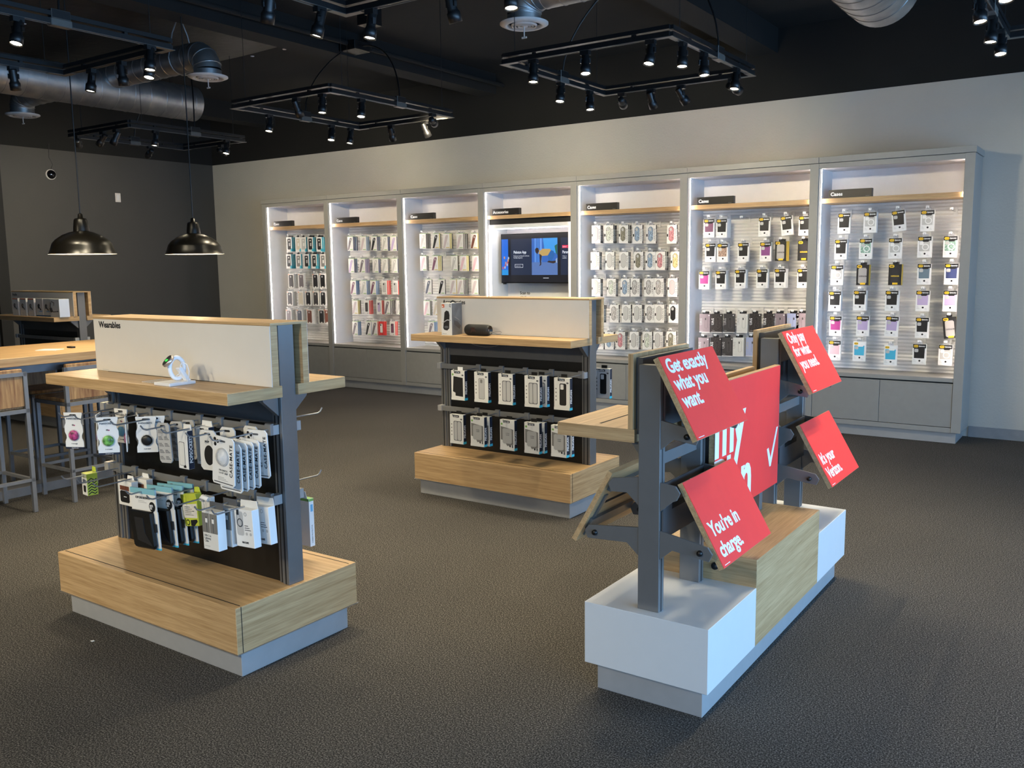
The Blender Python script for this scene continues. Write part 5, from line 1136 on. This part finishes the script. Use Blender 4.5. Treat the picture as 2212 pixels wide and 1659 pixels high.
# ---- speaker and its box
sb = empty('speaker_box', (-3.616, 4.430, 1.062), R_(5)); tag(sb, 'tall white and grey speaker box standing on the speaker island', 'box')
MB().box(0, 0.080, 0, 0.122, 0, 0.205, pc('card'), mat('box_slate', (0.085, 0.09, 0.10), 0.35, var=0.25, vscale=14)).build('carton', sb, 0.001)
b = MB(); ff(b, [(0.014, 0.045), (0.022, 0.034), (0.044, 0.030), (0.060, 0.044), (0.064, 0.130), (0.058, 0.152), (0.040, 0.158), (0.026, 0.146)], INK, 0.0); ff(b, ell(16, 0.017, 0.008, 0.038, 0.052), pc('dgrey'), -0.0006, 0.0004); b.prism([(0.01, 0.075), (0.045, 0.095), (0.075, 0.092), (0.075, 0.098), (0.045, 0.101), (0.01, 0.081)], 1, -0.0012, -0.0006, pc('lgray')); b.build('speaker_print', sb)
b = MB(); ff(b, rc(0.006, 0.026, 0.176, 0.197), pc('orange'), 0.0); b.text('JBL', 0.009, TF(0.0085, -0.001, 0.181), SIGNW, 0.0004, 0.85, res=1); b.text('FLIP', 0.015, face_T((0.064, -0.0006, 0.200), (0, 0, -1), (1, 0, 0)), INK, 0.0003, 0.9, res=1); b.text('Bluetooth', 0.008, TF(0.010, -0.0006, 0.008), pc('gray'), 0, 0.9, res=1); b.build('lettering', sb)
b = MB(); Tx = face_T((0.0803, 0, 0), (0, 1, 0), (0, 0, 1))
b.prism([(0.035, 0.115), (0.085, 0.175), (0.105, 0.160), (0.055, 0.105)], 0, 0.0801, 0.0806, pc('dgrey')); b.prism([(0.025, 0.095), (0.07, 0.085), (0.105, 0.055), (0.09, 0.035), (0.03, 0.07)], 0, 0.0801, 0.0806, pc('char')); b.prism([(0.02, 0.12), (0.06, 0.102), (0.11, 0.082), (0.06, 0.108)], 0, 0.0806, 0.0810, pc('gray')); b.build('side_print', sb)
b = MB(); b.tube([(0.035, 0.05, 0.205), (0.05, 0.06, 0.217), (0.072, 0.07, 0.205)], 0.006, KNOB, 8); b.build('handle_strap', sb)
sp = empty('portable_speaker', (-3.372, 4.495, 1.062), R_(2)); tag(sp, 'black cylindrical portable speaker lying on the speaker island shelf', 'speaker')
SPK = mat('speaker_fabric', (0.010, 0.010, 0.010), 0.7, var=0.4, vscale=400, bump=0.3, bscale=900)
TX = Matrix.Translation((-0.09, 0, 0.036)) @ Matrix.Rotation(R_(90), 4, 'Y')
MB().lathe([(0.0, 0.0), (0.026, 0.0), (0.031, 0.006), (0.035, 0.018), (0.0355, 0.09), (0.035, 0.162), (0.033, 0.172), (0.031, 0.176)], SPK, 36, True, TX).build('body', sp)
MB().lathe([(0.031, 0.176), (0.029, 0.182), (0.025, 0.182), (0.023, 0.174), (0.0, 0.171)], KNOB, 32, True, TX).build('bass_end', sp)
b = MB(); ff(b, rc(0, 0.001, 0, 0.001), SPK, 0.0); b = MB(); b.text('JBL', 0.034, face_T((-0.030, -0.0362, 0.030), (1, 0, 0), (0, 0, 1)), mat('speaker_logo', (0.05, 0.020, 0.016), 0.4, var=0), 0.001, 0.85); b.build('logo', sp)
b = MB(); b.text('!', 0.02, face_T((0.0815, -0.003, 0.028), (0, 1, 0), (0, 0, 1)), pc('lgray'), 0.001, 1, res=1); b.build('end_logo', sp)
b = MB(); lp = [(0.088, 0.0, 0.026), (0.11, 0.004, 0.026), (0.13, 0.012, 0.028), (0.15, 0.022, 0.030), (0.165, 0.020, 0.024), (0.162, 0.006, 0.014), (0.145, 0.0, 0.014), (0.12, 0.0, 0.022), (0.088, -0.002, 0.024)]; b.tube(lp, 0.0022, pc('gray'), 6); b.build('carry_loop', sp)
# cable hanging below the shelf of the speaker island
b = MB(); b.tube([(-3.36+0.12*math.cos(math.pi*(1-i/8)), 4.55, 1.017-0.03*math.sin(math.pi*i/8)) for i in range(9)], 0.002, RAIL, 6); o = b.build('loose_cable'); tag(o, 'thin grey cable sagging under the speaker island shelf', 'cable')
# ---- headset boxes on the distant island
def headset(red):
    w, h = (0.115, 0.172) if red else (0.125, 0.172)
    b = MB(); b.box(-w/2, w/2, 0, 0.05, 0, h, pc('card'), pc('card')); o = b.build('headset_box', None, 0.001)
    b = MB(); b.tube([(-0.012, -0.002, 0.075), (-0.016, -0.003, 0.105), (-0.006, -0.003, 0.118), (0.008, -0.003, 0.110), (0.0, -0.003, 0.090), (0.030, -0.003, 0.062)], 0.0035 if red else 0.0055, INK, 6); b.build('headset_print', o)
    b = MB()
    if red: ff(b, rc(-w*0.45, w*0.45, h*0.93, h*0.985), pc('orange')); lines(b, -0.03, 0.03, 2, 0.05, pc('lgray'))
    else: b.box(-w/2-0.0005, w/2+0.0005, -0.0005, 0.0505, 0, 0.012, pc('bandblue')); ff(b, rc(-0.01, 0.05, 0.045, 0.052), pc('skyblue'))
    b.build('print', o); return o
hr, hbx = headset(True), headset(False)
for i, (x, o) in enumerate(((-9.197, hr), (-9.043, dup(hr)), (-8.892, dup(hr)), (-8.735, hbx), (-8.598, dup(hbx)))):
    o.location = (x, 4.53, 1.062); tag(o, ('red-topped headset box standing at the dark end of its shelf', 'red-topped headset box between two others like it', 'red-topped headset box beside the blue-footed ones', 'blue-footed headset box beside the red-topped ones', 'blue-footed headset box beside the large two-tone one')[i], 'headset box', 'headset boxes on the distant island')
b = MB(); b.box(-0.082, 0.082, 0, 0.10, 0, 0.172, pc('card'), mat('box_paleblue', (0.60, 0.66, 0.80), 0.4, var=0)); o = b.build('headset_box', None, 0.001); o.location = (-8.40, 4.50, 1.062); tag(o, 'largest headset box with pale blue side, on the distant island', 'headset box', 'headset boxes on the distant island')
b = MB(); b.tube([(-0.06, -0.003, 0.14), (-0.07, -0.003, 0.10), (-0.05, -0.003, 0.065), (-0.02, -0.003, 0.05), (0.05, -0.003, 0.055)], 0.0035, INK, 6); b.tube([(-0.06, -0.003, 0.085), (-0.045, -0.003, 0.05)], 0.013, INK, 8); b.tube([(-0.05, -0.002, 0.15), (0.0, -0.002, 0.135), (-0.01, -0.002, 0.11)], 0.003, INK, 6); ff(b, ell(8, 0.01, 0.006, 0.052, 0.055), INK); b.build('headset_print', o)
# ------------------------------------------------------------------ the red sign display
sd = empty('sign_display', (-1.272, 3.438, 0)); tag(sd, 'low white and oak display stand carrying tilted red signs on grey posts', 'display stand')
SO = (1.272, -3.438, 0)
def PS(b, nm, bev=0.0, par=None, lab=None):
    o = b.build(nm, par or sd, bev, 1, lab); o.location = SO if par is None else (0, 0, 0); return o
ax0, ax1 = -1.502, -1.043
PS(MB().box(-1.474, -1.078, 2.640, 4.250, 0, 0.107, PLINTH), 'plinth', 0.0015)
b = MB(); b.box(-1.45, -1.448+0.36, 2.639, 2.6402, 0.0, 0.1, PLINTH); 
for nm, y0, y1, zt, m, mx in (('white_box', 2.596, 3.044, 0.330, LAMW, LAMW), ('white_box', 3.830, 4.280, 0.330, LAMW, LAMW)):
    PS(MB().box(ax0, ax1, y0+0.0005, y1-0.0005, 0.107, zt, m, mx), nm, 0.0015, None, 'white laminate box')
b = MB(); b.box(ax0, ax1, 3.044, 3.830, 0.107, 0.435, WX, WY); b2 = PS(b, 'oak_box', 0.0015, None, 'oak box between the white ones')
b = MB(); b.box(ax0+0.0, ax1, 3.05, 3.824, 0.4346, 0.4353, WY); PS(b, 'lid', 0, b2)
for y in (2.658, 3.003, 3.838, 4.222):
    base = 0.33 if not 3.044 < y < 3.83 else 0.435
    p = PS(MB().box(-1.317, -1.239, y-0.020, y+0.020, base, 1.17, POST), 'post', 0.0012)
    b = MB(); b.box(-1.2392, -1.2384, y-0.003, y+0.003, base, 1.165, POSTD); b.box(-1.3176, -1.3168, y-0.003, y+0.003, base, 1.165, POSTD); PS(b, 'slot', 0, p)
for y in (3.16, 3.70):
    PS(MB().box(-1.300, -1.258, y-0.018, y+0.018, 0.435, 1.03, POST), 'sign_leg', 0.001)
def board(xt, zt, xb, zb, y0, y1, text, tpos, size, lines_gap, lab, th=0.020, gray=False):
    up = Vector((xt-xb, 0, zt-zb)); H = up.length; up.normalize()
    T = face_T((xb, y0, zb), (0, 1, 0), up)              # local x along the bottom edge, y up the face, z out of it
    w = y1-y0; d = MB()
    d.box(0, w, 0, H, -th, -0.002, WY, None, T); o = PS(d, 'sign_board', 0.0, None, lab)
    d = MB(); d.box(0.001, w-0.001, 0.001, H-0.001, -0.002, 0.0, RED, None, T); PS(d, 'red_face', 0, o)
    d = MB(); tx, tyy, ts, xs = tpos
    d.text(text, ts, T @ Matrix.Translation((tx*w, tyy*H, 0.0001)), SIGNW, size, xs, ext=0.0004, line=lines_gap, spacing=0.97); d.box(0.02*w+0.006, 0.02*w+0.05, 0.022*H, 0.030*H, 0.0, 0.0004, SIGNW, None, T); PS(d, 'lettering', 0, o)
    return T, H
board(-1.2239, 1.2044, -1.0847, 0.9474, 2.5856, 3.0331, 'Get exactly\nwhat you\nwant.', (0.055, 0.795, 0.069, 1.02), 0.0020, 0.89, 'red board reading Get exactly what you want')
board(-1.1730, 0.7828, -1.0229, 0.5157, 2.6721, 3.1304, "You're in\ncharge.", (0.06, 0.34, 0.070, 0.98), 0.0020, 1.04, "red board reading You're in charge")
board(-1.2134, 1.2050, -1.0724, 0.9492, 3.7785, 4.2319, 'Only pay\nfor what\nyou need.', (0.06, 0.795, 0.069, 0.93), 0.0020, 0.89, 'red board reading Only pay for what you need')
board(-1.1618, 0.7863, -1.0117, 0.5227, 3.9042, 4.3668, "It's your\nVerizon.", (0.06, 0.34, 0.068, 0.93), 0.0020, 0.97, "red board reading It's your Verizon")
# the upright board
mx0 = -1.200
d = MB(); d.box(mx0-0.024, mx0-0.002, 3.02, 3.733, 0.556, 1.068, WY); mp_ = PS(d, 'sign_board', 0.0, None, 'upright red board reading my Plan')
d = MB(); d.box(mx0-0.002, mx0, 3.021, 3.732, 0.557, 1.066, RED); PS(d, 'red_face', 0, mp_)
d = MB(); T = TS(mx0+0.0002, 3.04, 0.556)
d.text('my', 0.295, T @ Matrix.Translation((-0.032, 0.243, 0)), SIGNW, 0.009, 0.88, spacing=0.95); d.text('Plan', 0.30, T @ Matrix.Translation((-0.038, 0.014, 0)), SIGNW, 0.009, 0.86, spacing=0.95)
d.prism([(0.583, 0.092), (0.600, 0.092), (0.680, 0.249), (0.662, 0.249), (0.594, 0.128), (0.566, 0.176), (0.546, 0.172)], 2, 0.0, 0.0005, SIGNW, T); PS(d, 'lettering', 0, mp_)
PS(MB().box(-1.334, -1.312, 3.04, 3.733, 0.556, 1.055, WY), 'rear_board', 0, None, 'plain oak board behind the upright red one')
for z in (0.62, 0.95): PS(MB().box(-1.312, -1.224, 3.1, 3.67, z, z+0.03, POST), 'crossbar')
# arms, brackets and cross plates of the two sign frames
def arm(y, s, zp, ztip, xtip, knob=True):
    """flat plate from the post out to the board; s: +1 toward +x"""
    xp = -1.239 if s > 0 else -1.317
    b = MB(); b.prism([(xp, zp+0.015), (xp, zp-0.085), (xp+s*0.045, zp-0.045), (xtip, ztip-0.026), (xtip+s*0.012, ztip), (xtip-s*0.004, ztip+0.022)], 1, y-0.004, y+0.004, POST)
    o = PS(b, 'arm', 0.0008)
    if knob:
        b = MB(); xk = xtip-s*0.030; b.lathe([(0.0, 0.010), (0.009, 0.009), (0.010, 0.0)], KNOB, 14, True, face_T((xk, y-0.004, ztip-0.001), (1, 0, 0), (0, 0, 1))); PS(b, 'knob', 0, o)
for ya, yb_ in ((2.645, 2.995), (3.845, 4.215)):
    for y in (ya, yb_):
        arm(y, 1, 0.975, 0.945, -1.115); arm(y, 1, 0.600, 0.565, -1.065); arm(y, 1, 0.765, 0.752, -1.180, False)
        arm(y, -1, 0.775, 0.752, -1.422, False); arm(y, -1, 0.600, 0.572, -1.515)
    y0, y1 = ya+0.004, yb_-0.004
    b = MB(); b.box(-1.236, -1.230, y0, y1, 0.585, 0.775, PANELG); cp = PS(b, 'cross_plate')
    b = MB(); b.box(-1.2302, -1.2294, y0+0.07, y0+0.24, 0.675, 0.698, GAP); PS(b, 'plate_slot', 0, cp)
    PS(MB().box(-1.300, -1.256, y0, y1, 1.06, 1.16, PANELG), 'head_plate'); PS(MB().box(-1.326, -1.318, y0, y1, 0.56, 0.60, POST), 'crossbar'); PS(MB().box(-1.300, -1.256, y0, y1, 0.83, 0.87, POST), 'crossbar')
    # dark-wall side: small shelf, upright board, tilted board
    s0, s1 = ya+0.003, yb_+0.105
    b = MB(); b.box(-1.640, -1.338, s0, s1, 0.903, 0.948, WY); b.box(-1.640, -1.338, s0-0.0006, s0, 0.903, 0.948, WX); sh = PS(b, 'side_shelf', 0.0)
    b = MB(); b.box(-1.50, -1.491, s0+0.05, s1-0.06, 0.9476, 0.9484, GAP); PS(b, 'cable_slot', 0, sh)
    PS(MB().box(-1.362, -1.342, s0-0.002, s1, 0.948, 1.203, WZ), 'upright_board', 0.001); PS(MB().box(-1.342, -1.318, s0+0.02, s1-0.02, 0.93, 1.19, PANELG), 'backing_plate')
    b = MB(); b.prism([(-1.317, 0.900), (-1.36, 0.900), (-1.317, 0.84)], 1, s0+0.02, s0+0.03, POST); PS(b, 'shelf_bracket')
    up = Vector((-1.437+1.584, 0, 0.795-0.532)).normalized(); H = 0.302
    T = face_T((-1.584, s1, 0.532), (0, -1, 0), up); w = s1-s0
    d = MB(); d.box(0, w, 0, H, -0.018, 0, WY, None, T); lb = PS(d, 'tilted_board')
    d = MB(); d.box(0.02, w-0.02, 0.055, 0.10, -0.030, -0.018, POST, None, T); d.box(w-0.055, w-0.035, 0.02, 0.20, -0.024, -0.018, POST, None, T); d.box(0.05, w-0.08, 0.15, 0.163, -0.0186, -0.018, GAP, None, T); d.box(0.03, w-0.03, 0.225, 0.255, -0.034, -0.018, POST, None, T); PS(d, 'mounting_rail', 0, lb)
b = MB(); b.lathe([(0.0, 0.012), (0.013, 0.011), (0.014, 0.0)], KNOB, 14, True, face_T((-1.20, 3.0439, 0.385), (1, 0, 0), (0, 0, 1))); PS(b, 'cable_cap')

# ------------------------------------------------------------------ high table and stools
tb = empty('high_table', (-6.06, 3.3, 0)); tag(tb, 'long high oak table with grey frame behind the wearables island', 'table')
def PTb(b, nm, bev=0.0, par=None):
    o = b.build(nm, par or tb, bev); o.location = (6.06, -3.3, 0) if par is None else (0, 0, 0); return o
ty0, ty1 = 1.9, 4.72
PTb(MB().box(-6.53, -5.593, ty0, ty1, 0.920, 0.974, WY), 'table_top', 0.002)
b = MB(); b.box(-6.42, -5.70, ty0+0.05, ty1-0.05, 0.862, 0.92, STOOLM); PTb(b, 'apron')
PTb(MB().box(-6.15, -6.03, ty0+0.1, ty1-0.1, 0.0, 0.062, STOOLM), 'foot_rail', 0.002)
for y in (ty0+0.16, ty1-0.16): PTb(MB().box(-6.16, -6.02, y-0.05, y+0.05, 0.062, 0.862, STOOLM), 'leg', 0.002)
b = MB(); b.box(-0.03, 0.03, -0.015, 0.015, 0, 0.012, KNOB); o = b.build('charging_puck', None, 0.002); o.location = (-5.95, 3.28, 0.974); tag(o, 'small dark device lying on the high oak table', 'device')
b = MB(); b.box(-0.07, 0.07, -0.05, 0.05, 0, 0.004, pc('cardw')); o = b.build('paper_card'); o.location = (-5.93, 3.12, 0.974); o.rotation_euler = (0, 0, 0.5); tag(o, 'white card lying on the high oak table', 'card')
def stool():
    t = empty('bar_stool', (0, 0, 0)); w = 0.2; q = 0.0125
    for sx in (-1, 1):
        for sy in (-1, 1):
            h = 0.885 if sx > 0 else 0.655
            MB().box(sx*(w-q)-q, sx*(w-q)+q, sy*(w-q-0.005)-q, sy*(w-q-0.005)+q, 0, h, STOOLM).build('leg', t, 0.0015)
    f = 0.195
    for nm, bx in (('seat_rail', (-w, w, f-0.022, f, 0.633, 0.657)), ('seat_rail', (-w, w, -f, -f+0.022, 0.633, 0.657)), ('seat_rail', (-w, -w+0.022, -f, f, 0.633, 0.657)), ('seat_rail', (w-0.024, w, -f, f, 0.633, 0.657)),
                   ('back_rail', (w-0.024, w, -f, f, 0.862, 0.885)),
                   ('stretcher', (-w, w, f-0.022, f-0.003, 0.198, 0.217)), ('stretcher', (-w, w, -f+0.003, -f+0.022, 0.198, 0.217)), ('stretcher', (w-0.022, w-0.003, -f, f, 0.198, 0.217)), ('stretcher', (-w+0.003, -w+0.022, -f, f, 0.198, 0.217))):
        MB().box(*bx, STOOLM).build(nm, t)
    MB().box(-w+0.004, w-0.026, -f+0.002, f-0.002, 0.658, 0.680, ACX).build('seat', t, 0.003)
    MB().box(w-0.048, w-0.010, -f+0.024, f-0.024, 0.672, 0.905, ACX).build('backrest', t, 0.003)
    return t
s1 = stool(); s1.location = (-5.757, 2.578, 0); tag(s1, 'grey metal and acacia stool at the table, cut by the photo edge', 'stool', 'stools around the high table')
for loc, rz, lab in (((-5.770, 3.207, 0), 0, 'grey metal and acacia stool at the table, half behind the wearables island'), ((-6.363, 3.29, 0), math.pi, 'stool on the far side of the table, opposite the half hidden one'), ((-6.363, 3.98, 0), math.pi, 'stool on the far side of the table, nearest the cabinets')):
    s = dup(s1); s.location = loc; s.rotation_euler = (0, 0, rz); s['label'] = lab
b = MB(); b.box(-0.006, 0.006, -0.003, 0.003, 0, 0.002, pc('cardw')); b.box(-0.002, 0.008, 0.003, 0.007, 0, 0.0025, pc('cardw')); o = b.build('paper_scrap'); o.location = (-3.39, 1.86, 0.0005); tag(o, 'tiny pale paper scrap on the carpet by the wearables island', 'scrap')
